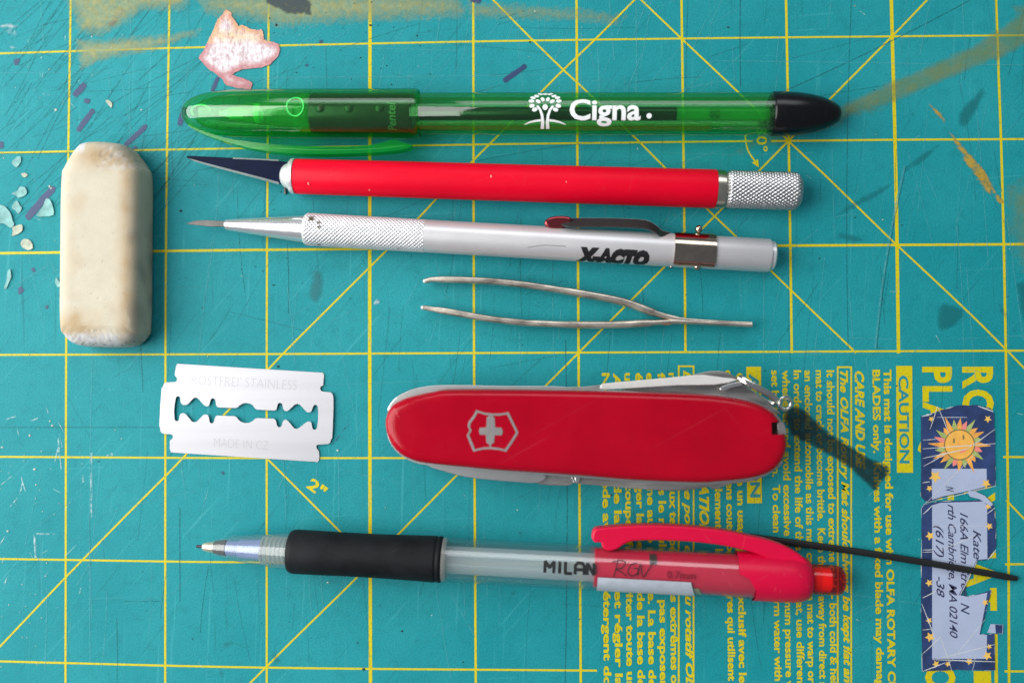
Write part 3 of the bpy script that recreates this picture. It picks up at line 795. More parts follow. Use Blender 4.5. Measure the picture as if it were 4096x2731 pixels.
# ------------------------------------------------------------------ eraser
def eraser():
    zt = 12.3
    A = [at(x, y, zt) for x, y in ((150, 405), (196, 337), (236, 330), (270, 331), (147, 745), (166, 782), (200, 796), (250, 797))]
    # footprint follows the top outline; the far wall from the low silhouette
    org = at(236, 565, 0)
    xl = at(144, 560, 6.5).x - org.x; xr = at(344, 560, 3).x - org.x
    yt = at(236, 327, 6.5).y - org.y; yb = at(236, 798, 4).y - org.y
    W = xr - xl
    pts = [(xl, yb + 6.0), (xl + .9, yb + 2.6), (xl + 3.8, yb + .5), (xl + W * .55, yb), (xr - 3.4, yb + .5), (xr - .9, yb + 2.6), (xr - .1, yb + 6),
           (xr, (yt + yb) / 2), (xr, yt - 9), (xr - .9, yt - 5.6), (xr - 4.2, yt - 1.3), (xr - 7.0, yt - .1), (xl + 6.4, yt), (xl + 3.9, yt - 1.3), (xl + .9, yt - 5.8), (xl + .1, yt - 9), (xl - .1, (yt + yb) / 2)]
    ol = smooth_poly(pts, 16)
    prof = [(2.0, 0.0), (.8, .25), (.25, .9), (0, 2.2), (0, 3.4), (0, 4.6), (.03, 5.8), (.08, 7.0), (.16, 8.2), (.3, 9.3), (.55, 10.2), (.9, 10.95), (1.35, 11.5), (1.9, 11.88), (2.6, 12.14), (3.4, 12.26), (4.2, 12.3)]
    yc0, yc1 = yb + 8, yt - 8
    def post(v):
        x, y, z = v
        n1 = noise.noise(Vector((x * .25, y * .25, z * .25))); n2 = noise.noise(Vector((x * 1.3, y * 1.3, z * 1.3 + 9)))
        # worn corners
        dq = max(0, ((x - xl) / W - .45)) * max(0, (y - (yt - 9)) / 9)
        z2 = z - dq * 4.2 * (z / zt) * (1 + .4 * n2)
        dq2 = max(0, ((yb + 5) - y) / 5)
        z2 -= dq2 * 1.5 * (z / zt) * (1 + .5 * n2)
        k = .03 + .5 * min(1, max(0, dq * 4 - .2)) + .4 * min(1, max(0, dq2 * 1.5 - .2))
        return (x + n1 * .05 + n2 * k * .3, y + n1 * .05, max(0.0, .84 * (z2 + (n2 * k * .55 + n1 * .02) * (1 if z > 1 else 0))))
    tmp = rings('eraser', ol, prof, None, None, 180, box=((xl + xr) / 2, (yt + yb) / 2, W / 2, (yt - yb) / 2))
    V = [tuple(v.co / S) for v in tmp.data.vertices]; F = [tuple(p.vertices) for p in tmp.data.polygons][:-1]
    n = len(ol); topring = V[-n:]
    bpy.data.objects.remove(tmp)
    V2, F2 = fill([[(v[0], v[1]) for v in topring]]); V2, F2 = refine(V2, F2, .8)
    k = len(V)
    V += [(v[0], v[1], topring[0][2]) for v in V2]; F += [tuple(i + k for i in f) for f in F2]
    bm = bmesh.new(); vv = [bm.verts.new(v) for v in V]
    for f in F: bm.faces.new([vv[i] for i in f])
    bmesh.ops.remove_doubles(bm, verts=bm.verts[:], dist=.004)
    bmesh.ops.recalc_face_normals(bm, faces=bm.faces[:])
    bm.verts.index_update()
    V = [post(tuple(v.co)) for v in bm.verts]; F = [tuple(v.index for v in f.verts) for f in bm.faces]; bm.free()
    o = mesh('eraser', V, F, None, None, 180)
    o.location = org * S
    # colour of the rubber: cream, brown rubbed-in dirt, freshly worn white ends, graphite smears
    me = o.data
    ca = me.color_attributes.new('tone', 'FLOAT_COLOR', 'POINT')
    cream, brown, white, grey = Vector((.52, .475, .37)), Vector((.38, .25, .115)), Vector((.55, .55, .57)), Vector((.12, .115, .105))
    for i, v in enumerate(me.vertices):
        x, y, z = v.co / S
        f = lambda s, o_=0: noise.noise(Vector((x * s, y * s, z * s + o_)))
        c = cream.copy()
        u = (x - xl) / W; w = (y - yb) / (yt - yb)
        br = 0.0
        br = max(br, (1 - abs(u - .86) / .13) * (.65 + .5 * f(.3)))
        br = max(br, max(0, 1 - abs(w - .10) / .10) * max(0, 1 - abs(u - .22) / .45) * (1.0 + f(.4, 3)))
        br = max(br, max(0, 1 - abs(w - .91) / .09) * max(0, 1 - abs(u - .55) / .45) * (.95 + f(.4, 5)))
        br = max(br, (f(.16, 7) - .25) * .6)
        c = c.lerp(brown, max(0, min(.75, br)))
        wh = 0.0
        if w < .075: wh = min(1, (.075 - w) / .03) * (1 if u < .75 else .4)
        if w > .93 and u < .35: wh = max(wh, min(1, (w - .93) / .03))
        if w > .85 and u > .55: wh = max(wh, .45 * max(0, f(.9, 2) + .3))
        c = c.lerp(white, max(0, min(.95, wh * (1 + f(1.5)))))
        gr = 0.0
        if u > .90 and w < .62 and z < 11: gr = max(0, .15 + .9 * f(.22, 11)) * (1 - abs(w - .35) / .4)
        if w < .06: gr = max(gr, (f(1.4, 4) - .12) * 2.2 * (1 - w / .06))
        if w > .86 and u > .5: gr = max(gr, (f(1.1, 6) - .1) * .9)
        c = c.lerp(grey, max(0, min(.75, gr)))
        ca.data[i].color = (*c, 1)
    m, nt, out = nodes('eraser_vinyl')
    p = N(nt, 'ShaderNodeBsdfPrincipled', Roughness=.6); p.inputs['Specular IOR Level'].default_value = .35
    p.inputs['Subsurface Weight'].default_value = .08; p.inputs['Subsurface Radius'].default_value = (1, .8, .55); p.inputs['Subsurface Scale'].default_value = .0015
    a = N(nt, 'ShaderNodeAttribute'); a.attribute_name = 'tone'
    t = tex(nt, 900, 3, .6); t3 = tex(nt, 180, 5, .65)
    c = mixc(nt, ramp(nt, t.outputs[0], [(.66, G(0)), (.74, G(.6))]).outputs[0], a.outputs['Color'], (.22, .14, .08, 1))
    c = mixc(nt, 1.0, c, ramp(nt, t3.outputs[0], [(.3, G(.93)), (.7, G(1.05))]).outputs[0], 'MULTIPLY')
    nt.links.new(c, p.inputs['Base Color'])
    b = N(nt, 'ShaderNodeBump', Strength=.25, Distance=.0002); nt.links.new(tex(nt, 1400, 4, .7).outputs[0], b.inputs['Height']); nt.links.new(b.outputs[0], p.inputs['Normal'])
    nt.links.new(p.outputs[0], out.inputs[0]); me.materials.append(m)
    tag(o, 'cream block eraser with rubbed dirty corners and a worn white end', 'eraser')
eraser()

# ------------------------------------------------------------------ razor blade
def razor():
    L = lambda l: [(x / 3.901, 780.9 + y / 3.901) for x, y in l]
    Rr = lambda l: [(574.2 + x / 3.901, 780.9 + y / 3.901) for x, y in l]
    outer = L([(1583, 212), (1572, 238), (1563, 312), (1568, 322), (1582, 335), (1586, 352), (1580, 368), (1566, 375), (1486, 380), (1470, 390), (1462, 408), (1460, 420), (1449, 427), (1440, 560), (1428, 768),
               (1436, 785), (1437, 812), (1450, 832), (1472, 839), (1528, 842), (1545, 850), (1549, 868), (1542, 884), (1524, 895), (1520, 905), (1517, 975), (1528, 1006)])
    outer += Rr([(604, 1092), (615, 1078), (620, 1040), (615, 992), (600, 975), (593, 955), (600, 940), (612, 935), (700, 930), (716, 920), (724, 900), (726, 890), (736, 880), (742, 800), (749, 610), (748, 515), (740, 484), (722, 467),
                 (650, 460), (634, 450), (628, 430), (636, 415), (655, 404), (661, 310), (650, 292)])
    hole = L([(1562, 630), (1566, 580), (1578, 515), (1590, 502), (1605, 502), (1616, 515), (1620, 552), (1630, 572), (1645, 580), (1670, 580), (1690, 568), (1733, 522), (1752, 513), (1774, 520), (1828, 580), (1848, 592), (1866, 591), (1877, 580),
              (1890, 532), (1900, 522), (1918, 522), (1930, 534), (1938, 580), (1948, 597), (1965, 602), (2110, 607), (2130, 602), (2150, 583), (2178, 567), (2208, 562), (2240, 568), (2270, 585)])
    hole += Rr([(35, 596), (48, 612), (66, 622), (220, 630), (236, 622), (242, 605), (250, 572), (262, 562), (278, 562), (290, 572), (299, 615), (310, 632), (326, 636), (346, 630), (402, 578), (425, 570), (448, 577), (502, 636), (520, 647), (540, 646), (554, 632),
                (568, 590), (580, 579), (596, 579), (608, 592), (613, 650), (611, 720), (601, 786), (588, 801), (572, 801), (560, 788), (552, 742), (540, 729), (524, 727), (508, 733), (438, 788), (415, 795), (394, 786), (340, 720), (322, 712), (308, 714), (297, 728), (284, 768), (270, 780), (254, 778), (243, 764), (234, 722), (222, 706), (205, 702), (62, 698), (46, 704), (30, 722)])
    hole += L([(2260, 728), (2230, 740), (2195, 742), (2165, 733), (2138, 712), (2122, 690), (2104, 680), (1946, 675), (1934, 684), (1926, 702), (1916, 734), (1905, 745), (1890, 744), (1880, 732), (1873, 690), (1864, 671), (1846, 664), (1826, 668), (1768, 727), (1745, 735), (1720, 728), (1668, 664), (1650, 654), (1630, 655), (1617, 664), (1611, 680), (1604, 714), (1594, 725), (1577, 724), (1566, 710)])
    c = at(567, 948, 0); z = .55
    e = thing('razor_blade', 'thin double-edged razor blade with a slotted cutout lying flat on the mat', 'razor blade', c)
    ax = (at(770, 959, z) - at(370, 938, z)).normalized()
    bow = lambda v: -0.0042 * ((v[0] * -ax.y + v[1] * ax.x)) ** 2 + .1
    flat('plate', [outer, hole], z, M['razor'], e, .12, org=c, step=1.6, zfun=bow)
    ang = math.atan2(ax.y, ax.x)
    def etch(body, fx, fy, cap, length):
        V, F = text2d(body, cap * mmpp(z), -.028, 0, 1.0, length * mmpp(z))
        o = at(fx, fy, z) - c
        P = [(o.x + x * math.cos(ang) - y * math.sin(ang), o.y + x * math.sin(ang) + y * math.cos(ang)) for x, y in V]
        mesh('etched_lettering', [(x, y, z + .075 + bow((x, y))) for x, y in P], F, M['razor_etch'], e)
    etch("ROSTFREI' STAINLESS", 440, 883, 24, 247)
    etch('MADE IN CZ', 491, 1026, 22, 128)
razor()

# ------------------------------------------------------------------ green ballpoint pen
def green_pen():
    T = Tube((417, 261), (1930, 262), 6.0, 5.3, 'ballpoint_pen', 'capped translucent green ballpoint pen with white tree logo and black end plug', 'pen')
    e = T.e; X = T.x
    k = mmpp(6)
    cap_o = [(417.5, .3), (420, 1.35), (426, 2.3), (436, 3.25), (450, 4.05), (470, 4.75), (500, 5.3), (540, 5.62), (600, 5.78), (700, 5.85), (940, 5.92), (956, 5.9), (962, 5.7), (963.5, 5.5)]
    cap_i = [(962, 5.3), (940, 5.25), (700, 5.15), (600, 4.95), (540, 4.6), (500, 4.1), (470, 3.3), (455, 2.4), (450, 1.4)]
    cp = lathe('cap', T.prof(cap_o + cap_i), M['green_wall'], e, 72, 40, caps=False)
    # clip of the cap: curved solid strip beside it
    up = [(440, 286), (470, 304), (520, 320), (580, 330), (640, 336), (720, 340), (800, 340), (860, 336), (905, 324), (925, 330), (948, 336)]
    lo = [(942, 343), (915, 349), (860, 354), (780, 357), (700, 357), (640, 353), (580, 344), (530, 331), (480, 315), (448, 300), (438, 292)]
    zc = 5.6
    ol = smooth_poly(up, 3, False) + smooth_poly(lo, 3, False)
    W = [T.local(x, y, zc) for x, y in ol]
    V, F = fill([[(p[0], p[1]) for p in W]], 3.4, 0)
    mesh('clip', [(v[0], v[1], v[2] - .3) for v in V], F, M['green_thick'], cp, 40)
    V, F = ribbon([(p[0], p[1]) for p in [T.local(x, y, zc) for x, y in smooth_poly([(640, 344), (720, 348), (800, 348), (880, 344), (930, 338)], 4, False)]], .25)
    mesh('clip_groove', [(v[0], v[1], 1.46) for v in V], F, M['green_part'], cp)
    ring = lathe('cap_ring', T.prof([(700, 4.6), (700, 5.1), (712, 5.1), (714, 4.6)]), M['green_part'], cp, 48, 30, caps=False)
    lathe('barrel', T.prof([(715, 4.5), (960, 4.7), (966, 4.95), (1400, 4.98), (1770, 4.98), (1772, 4.6), (1770, 3.9), (968, 3.8), (715, 3.6)]), M['green_wall'], e, 64, 40, caps=False)
    lathe('grip', T.prof([(716, 3.7), (718, 4.72), (724, 4.85), (935, 4.85), (946, 4.7), (950, 4.2)]), M['grip_smoke'], e, 64, 40)
    for fx in (746, 811, 880):
        p = T.on(X(fx), 0, 4.80, math.radians(16))
        ball('grip_dimple', p, 1.15, M['grip_smoke'], e, (1, 1, .35), 14)
    V, F = text2d('Pentel', 2.1, .02, .15, 1.0, 7.2)
    wrap(T, 'lettering', [(X(915) - y, x) for x, y in V], F, M['grip_letter'], 4.90, math.radians(-52))
    ns = lathe('nose', T.prof([(715, 4.6), (692, 4.5), (684, 4.0), (678, 3.3), (600, 2.7), (560, 2.2), (528, 1.5)]), M['green_part'], e, 48, 30, caps=False)
    lathe('point', T.prof([(560, 1.3), (530, 1.2), (524, .9), (504, .35)]), M['green_pale'], e, 24, 30)
    lathe('nose_ring', T.prof([(588, 1.5), (588, 2.3), (600, 2.3), (600, 1.5)]), M['green_pale'], ns, 32, 30, caps=False)
    V = [T.on(X(690) + 2.0 * math.cos(a), 2.3 * math.sin(a), 5.0, math.radians(20)) for a in [2 * math.pi * i / 24 for i in range(24)]]
    sweep('cap_eyelet', V + V[:1], lambda i: (.18, .18), M['green_pale'], cp, 8)
    V = [T.on(X(472) + 2.2 * math.cos(a), 1.6 * math.sin(a), 3.2, math.radians(10)) for a in [2 * math.pi * i / 20 for i in range(13)]]
    sweep('cap_vent', V, lambda i: (.22, .22), M['green_pale'], cp, 8)
    lathe('ink_refill', T.prof([(965, 1.5), (966, 1.55), (1553, 1.58), (1553.5, 1.5)]), M['ink_tube'], e, 32, 30)
    lathe('refill_tube', T.prof([(1554, 1.58), (1770, 1.58)]), M['green_part'], e, 32, 30, caps=False)
    lathe('refill_stop', T.prof([(1630, .6), (1634, 1.2), (1642, .7), (1650, 1.3), (1654, .6)]), M['ink_tube'], e, 20, 30)
    lathe('end_plug', T.prof([(1766, 4.0), (1771, 5.05), (1774, 5.2), (1800, 5.2), (1830, 5.02), (1860, 4.6), (1885, 4.0), (1905, 3.2), (1918, 2.5), (1926, 1.9), (1929, 1.3), (1930, .6)]), M['black_plastic'], e, 64, 60)
    # logo
    r = 5.07; D = math.radians
    V, F = text2d('Cigna', 5.0, .026, 0, 1.0, 16.6)
    V, F = refine(V, F, .35)
    wrap(T, 'lettering', [(X(1307) + x, y) for x, y in [(v[0], v[1]) for v in V]], F, M['white_ink'], r, D(-15))
    def oval(cx, cy, rx, ry, rot=0, n=18):
        c, s_ = math.cos(rot), math.sin(rot)
        return [(cx + rx * math.cos(a) * c - ry * math.sin(a) * s_, cy + rx * math.cos(a) * s_ + ry * math.sin(a) * c) for a in [2 * math.pi * i / n for i in range(n)]]
    def deco(name, ol, st=.45):
        V, F = fill([ol]); V, F = refine(V, F, st)
        wrap(T, name, [(v[0], v[1]) for v in V], F, M['white_ink'], r, 0)
    # crop pixel -> (x mm, arc mm)
    def q(px, py):
        fx = 1148.4 + px / 3.901; v = (261.5 - py / 3.901) / 48.2
        return (X(fx), r * math.asin(max(-.995, min(.995, v))))
    deco('lettering_dot', oval(*q(1318, 1038), .62, .62))
    trunk = lambda s_: [q(405 + s_ * (p[0] - 405), p[1]) for p in ((325, 955), (345, 950), (372, 985), (390, 1030), (398, 1085), (396, 1150), (366, 1150), (370, 1090), (368, 1040), (352, 990))]
    deco('logo_trunk', trunk(1)); deco('logo_trunk', trunk(-1))
    hill = lambda s_: [q(405 + s_ * (p[0] - 405), p[1]) for p in ((368, 1066), (320, 1072), (270, 1085), (215, 1113), (232, 1113), (280, 1098), (325, 1090), (368, 1086))]
    deco('logo_hill', hill(1)); deco('logo_hill', hill(-1))
    deco('logo_head', oval(*q(405, 965), .62, .68))
    for px, py, rot in ((405, 853, 0), (360, 853, .6), (450, 853, -.6), (328, 870, .5), (482, 870, -.5), (297, 885, .3), (513, 885, -.3), (382, 898, 1.2), (428, 898, -1.2), (343, 915, .7), (466, 915, -.7), (284, 913, .1), (524, 913, -.1), (289, 954, -.2), (520, 954, .2), (314, 985, -.3), (496, 985, .3)):
        x, a = q(px, py)
        deco('logo_leaf', oval(x, a, .66, .46, -rot, 12), .8)
green_pen()

# ------------------------------------------------------------------ red hobby knife
def knurl(pitch, depth, lead, r):
    n = max(8, round(2 * math.pi * r / pitch))
    def d(x, a):
        u = a * n / 2; v = x * math.pi / lead
        g = min(abs(math.sin(u + v)), abs(math.sin(u - v)))
        return -depth * (1 - min(1, g * 1.7)) 
    return d
def red_knife():
    T = Tube((640, 404), (1838, 440), 4.5, 4.7, 'hobby_knife', 'red handled hobby knife with dark pointed blade and knurled steel end', 'craft knife')
    e = T.e; X = T.x
    lathe('handle', T.prof([(679, 3.6), (680, 4.1), (682, 4.22), (900, 4.32), (1300, 4.45), (1640, 4.58), (1643, 4.5), (1643.5, 4.0)]), M['red_paint'], e, 72, 35)
    co = lathe('collar', T.prof([(644, .5), (645, 1.3), (648, 2.0), (653, 2.6), (660, 3.0), (664, 3.15), (666, 3.7), (670, 4.2), (674, 4.3), (678.5, 4.3), (679.5, 4.0)]), M['collar'], e, 64, 30)
    bl = [(430, 360), (436, 359), (520, 363), (600, 367), (652, 372), (672, 376), (668, 428), (648, 424), (600, 412), (540, 396), (480, 380), (445, 369), (432, 364)]
    z = 4.5
    W = [T.local(x, y, z) for x, y in bl]
    V, F = fill([[(p[0], p[1]) for p in W]], .5, .05)
    mesh('blade', V, F, M['blade_dark'], e, 30)
    ed = [(432, 363), (445, 367), (480, 376.5), (540, 392), (600, 407.5), (640, 418.5), (641, 424), (600, 413), (540, 397), (480, 381), (445, 370)]
    V, F = fill([[(p[0], p[1]) for p in [T.local(x, y, z + .3) for x, y in ed]]], .04)
    mesh('blade_edge', [(v[0], v[1], v[2] + .33) for v in V], F, M['blade_edge'], e)
    sp = [(535, 362.2), (560, 363), (640, 367), (640, 370.5), (590, 367.5), (535, 365.5)]
    V, F = fill([[(p[0], p[1]) for p in [T.local(x, y, z + .3) for x, y in sp]]], .04)
    mesh('blade_spine', [(v[0], v[1], v[2] + .33) for v in V], F, M['blade_edge'], e)
    lathe('ferrule', T.prof([(1643, 3.8), (1643.5, 4.55), (1650, 4.6), (1662, 4.5), (1668, 4.0), (1671, 3.7)]), M['brass_steel'], e, 64, 30)
    x0, x1 = X(1668), X(1838)
    L = x1 - x0; n = 150
    kd = knurl(1.0, .36, 1.25, 4.55)
    prof = []
    for i in range(n + 1):
        t = i / n; x = x0 + L * t
        r = 4.5 if t < .90 else 4.5 * math.sqrt(max(0.0, 1 - ((t - .90) / .105) ** 2 * .55))
        if t < .03: r = 4.25
        prof.append((x, r))
    prof.append((x1 + .15, 2.6)); prof.append((x1 + .2, .4))
    lathe('knurled_end', prof, M['steel_knurl'], e, 220, 180, disp=lambda x, a: kd(x, a) if x < x1 - .1 else 0)
    # small chips in the paint
    for fx, ph, s_ in ((718, -22, .32), (855, -38, .22), (1130, 18, .3), (1300, 8, .16), (1530, -40, .25)):
        pts = [T.on(X(fx) + s_ * math.cos(a) * random.uniform(.5, 1.2), s_ * 1.2 * math.sin(a), 4.47 if fx > 1000 else 4.36, math.radians(ph)) for a in [2 * math.pi * i / 7 for i in range(7)]]
        mesh('paint_chip', pts, [tuple(range(7))], M['sun_pink'], e)
red_knife()
pin = sweep('metal_sliver', [tuple(at(655, y, .35) - at(655, 436, 0)) for y in (429, 436, 446)], lambda i: (.28, .28), M['blade_grey'], None, 8)
pin.location = at(655, 436, 0) * S
tag(pin, 'tiny grey metal sliver below the collar of the red knife', 'sliver')

# ------------------------------------------------------------------ silver hobby knife with pocket clip
def silver_knife():
    T = Tube((430, 511), (1780, 588), 4.1, 4.1, 'clip_knife', 'silver hobby knife with knurled grip and a pocket clip', 'craft knife')
    e = T.e; X = T.x
    lathe('barrel', T.prof([(976, 3.5), (977, 3.95), (1300, 3.98), (1764, 3.98), (1767, 3.85), (1768, 3.2)]), M['alu_satin'], e, 72, 35)
    lathe('nose_cone', T.prof([(518, .7), (518.6, 1.2), (521, 1.28), (560, 1.75), (620, 2.4), (700, 3.3), (704, 3.34)]), M['alu'], e, 64, 35)
    x0, x1 = X(701), X(977); n = 240; L = x1 - x0
    kd = knurl(1.0, .34, .95, 3.95)
    def krot(x, a): return kd(x, a)
    prof = [(x0 - .05, 3.0)] + [(x0 + L * i / n, 3.55 + .42 * min(1, i / 5)) for i in range(n + 1)] + [(x1 + .02, 3.4)]
    lathe('knurled_grip', prof, M['alu_knurl'], e, 220, 180, disp=lambda x, a: krot(x, a) if x0 + .6 < x < x1 - .1 else 0)
    lathe('end_button', T.prof([(1767, 3.0), (1768, 3.45), (1776, 3.4), (1779, 3.1), (1780.5, 2.4), (1781, .4)]), M['collar'], e, 48, 40)
    bl = [(430, 514), (448, 508), (470, 506.5), (522, 509), (524, 521), (480, 520), (455, 517.5)]
    V, F = fill([[(p[0], p[1]) for p in [T.local(x, y, 4.1) for x, y in bl]]], .5, .05)
    mesh('blade', V, F, M['blade_grey'], e, 30)
    # grime caught in the knurling
    for fx, ph, sx, sa in ((722, 42, 1.9, 1.5), (740, 26, 1.1, .7), (742, 10, .9, .6), (738, -62, 1.2, .7), (920, -58, .6, .3)):
        V, F = fill([[(sx * .6 * math.cos(a) * random.uniform(.6, 1.1), sa * .7 * math.sin(a) * random.uniform(.6, 1.1)) for a in [2 * math.pi * i / 12 for i in range(12)]]])
        V, F = refine(V, F, .3)
        wrap(T, 'grime_spot', [(X(fx) + v[0], v[1]) for v in V], F, M['grime'], 4.02, math.radians(ph))
    # clip: spring strip standing off the far side, band round the barrel
    def strip(name, ctr, zlo, zhi, th, mat, parent):
        """strip on edge: centre line (x, y) local, height zlo..zhi lists"""
        V, F = [], []; n = len(ctr)
        for i, p in enumerate(ctr):
            a, b = ctr[max(0, i - 1)], ctr[min(n - 1, i + 1)]
            dx, dy = b[0] - a[0], b[1] - a[1]; Ln = math.hypot(dx, dy) or 1
            nx, ny = -dy / Ln * th / 2, dx / Ln * th / 2
            V += [(p[0] + nx, p[1] + ny, zlo[i]), (p[0] + nx, p[1] + ny, zhi[i]), (p[0] - nx, p[1] - ny, zhi[i]), (p[0] - nx, p[1] - ny, zlo[i])]
            if i:
                k = 4 * i
                for j in range(4): F.append((k - 4 + j, k - 4 + (j + 1) % 4, k + (j + 1) % 4, k + j))
        F += [(3, 2, 1, 0), tuple(4 * (n - 1) + j for j in range(4))]
        return mesh(name, V, F, mat, parent, 30)
    zc = 5.2
    cl = smooth_poly([(1285, 509), (1300, 505), (1330, 504), (1400, 504), (1470, 507), (1492, 512), (1510, 523), (1520, 532), (1535, 536), (1546, 541)], 4, False)
    ctr = [T.local(x, y, zc) for x, y in cl]
    V, F = [], []
    for i, p in enumerate(ctr):
        w_ = min(1.0, .35 + i / 8) * (1 if i < len(ctr) - 12 else max(.25, (len(ctr) - 1 - i) / 12))
        V += [(p[0], p[1], 1.0), (p[0], p[1] + .25, 1.35), (p[0], p[1] - 2.3 * w_ + .2, 1.2 + 2.9 * w_), (p[0], p[1] - 2.3 * w_, 1.0 + 2.7 * w_)]
        if i:
            k = 4 * i
            for j in range(4): F.append((k - 4 + j, k - 4 + (j + 1) % 4, k + (j + 1) % 4, k + j))
    F += [(3, 2, 1, 0), tuple(len(V) - 4 + j for j in range(4))]
    cp = mesh('clip', V, F, M['clip_dark_reflection'], e, 30)
    sweep('clip_rim', [(p[0], p[1] + .12, 1.2) for p in ctr], lambda i: (.22, .22), M['chrome'], cp, 8)  # added wire draws the bright line of the edge catching light
    zc = 7.0
    tip = [T.local(x, y, zc) for x, y in smooth_poly([(1255, 512), (1262, 504), (1280, 500), (1303, 501), (1308, 506), (1296, 515), (1280, 519), (1264, 518)], 4)]
    V, F = fill([[(p[0], p[1]) for p in tip]], 1.2, .5)
    mesh('clip_tip', [(v[0], v[1], v[2] + 1.6) for v in V], F, M['tip_red_reflection'], cp, 60)
    sweep('clip_tip_rim', [(p[0], p[1], 2.2) for p in tip[20:] + tip[:6]], lambda i: (.3, .3), M['chrome'], cp, 8)
    # band
    V, F = [], []
    xa, xb = X(1545), X(1640); na = 40
    for j, (x, r) in enumerate(((xa, 3.99), (xa + .05, 4.42), (xa + .5, 4.45), (xb - .5, 4.45), (xb - .05, 4.42), (xb, 3.99))):
        for i in range(na + 1):
            ph = math.radians(-58 + 190 * i / na)
            V.append((x, r * math.sin(ph), r * math.cos(ph)))
    for j in range(5):
        for i in range(na): F.append((j * (na + 1) + i, j * (na + 1) + i + 1, (j + 1) * (na + 1) + i + 1, (j + 1) * (na + 1) + i))
    mesh('clip_band', V, F, M['band_steel'], cp, 40)
    def rivet(fx, fy, z, r):
        p = T.local(fx, fy, z); ball('rivet', p, r, M['band_steel'], cp)
    rivet(1605, 526, 5.2, .9)
    p = T.on(X(1602), 0, 3.9, math.radians(-66)); ball('rivet', p, .9, M['band_steel'], cp)
    p = T.on(X(1544), 0, 4.0, math.radians(-80)); ball('rivet', p, .38, M['band_steel'], cp)
    V, F = text2d('X-ACTO', 4.0, .11, .22, 1.06, X(1490) - X(1324))
    V, F = refine(V, F, .4)
    wrap(T, 'lettering', [(X(1324) + v[0], v[1]) for v in V], F, M['black_ink_solid'], 4.01, math.radians(-68))
    pts = [(X(x), a) for x, a in ((1213, -1.35), (1240, -.7), (1256, -.5), (1300, -.55))]
    V, F = ribbon(pts, .16); wrap(T, 'scratch', V, F, M['graphite_line'], 4.01, 0)
silver_knife()

# ------------------------------------------------------------------ tweezers
def tweezers():
    c = at(1350, 700, 0)
    e = thing('tweezers', 'slim tarnished steel tweezers lying on edge with a spot of rust', 'tweezers', c)
    zt = 5.0
    ua = smooth_poly([(977, 645), (1000, 641), (1090, 643), (1150, 647), (1220, 655), (1330, 672), (1430, 691), (1490, 712), (1530, 725), (1570, 733), (1640, 738.5), (1728, 743)], 5, False)
    la = smooth_poly([(972, 706), (990, 709), (1040, 717), (1120, 731), (1200, 740), (1260, 743), (1330, 745), (1430, 744.5), (1520, 739.5), (1560, 738), (1640, 742), (1728, 746)], 5, False)
    for pts, wf in ((ua, 1.0), (la, 1.0)):
        P = []; n = len(pts)
        H = []
        for i, (x, y) in enumerate(pts):
            t = (x - 972) / 756
            h = 2.2 + 2.6 * min(1, t / .55) * (1 if t < .8 else 1 - (t - .8) * 2.2)
            H.append(h)
        for (x, y), h in zip(pts, H):
            w = at(x, y, h * .5 + 2.4) - c; P.append((w.x, w.y, 2.45))
        def sect(i, H=H, pts=pts):
            x = pts[i][0]
            wd = 16 if 1000 < x < 1300 else 18 if 1300 <= x < 1500 else 13
            if x < 985: wd = 12
            if x > 1560: wd = 10
            return (wd / 2 * mmpp(4), min(H[i] / 2, 2.4))
        sweep('arm', P, sect, M['tweezer'], e, 14, 70)
    for x, y, sx, sy in ((1592, 739.5, 2.6, .45), (1530, 741, 1.8, .55), (1480, 709, 1.2, .4)):
        w = at(x, y, 4.2) - c
        V, F = fill([[(sx * math.cos(a) * random.uniform(.7, 1.1), sy * math.sin(a)) for a in [2 * math.pi * i / 16 for i in range(16)]]])
        mesh('rust_spot', [(w.x + v[0], w.y + v[1], 4.50) for v in V], F, M['rust'], e)
    for x, y in ((976, 645), (971, 706)):
        w = at(x, y, 3.4) - c; ball('arm_tip_highlight', (w.x, w.y, 2.6), .62, M['steel_lit'], e, (1, .9, 1.6))  # pale ball added as the highlight on each tip
    for x, y in ((1725, 741), (1727, 747)):
        w = at(x, y, 3.9) - c; ball('weld_dot', (w.x, w.y, 3.7), .36, M['steel_bright'], e)
tweezers()

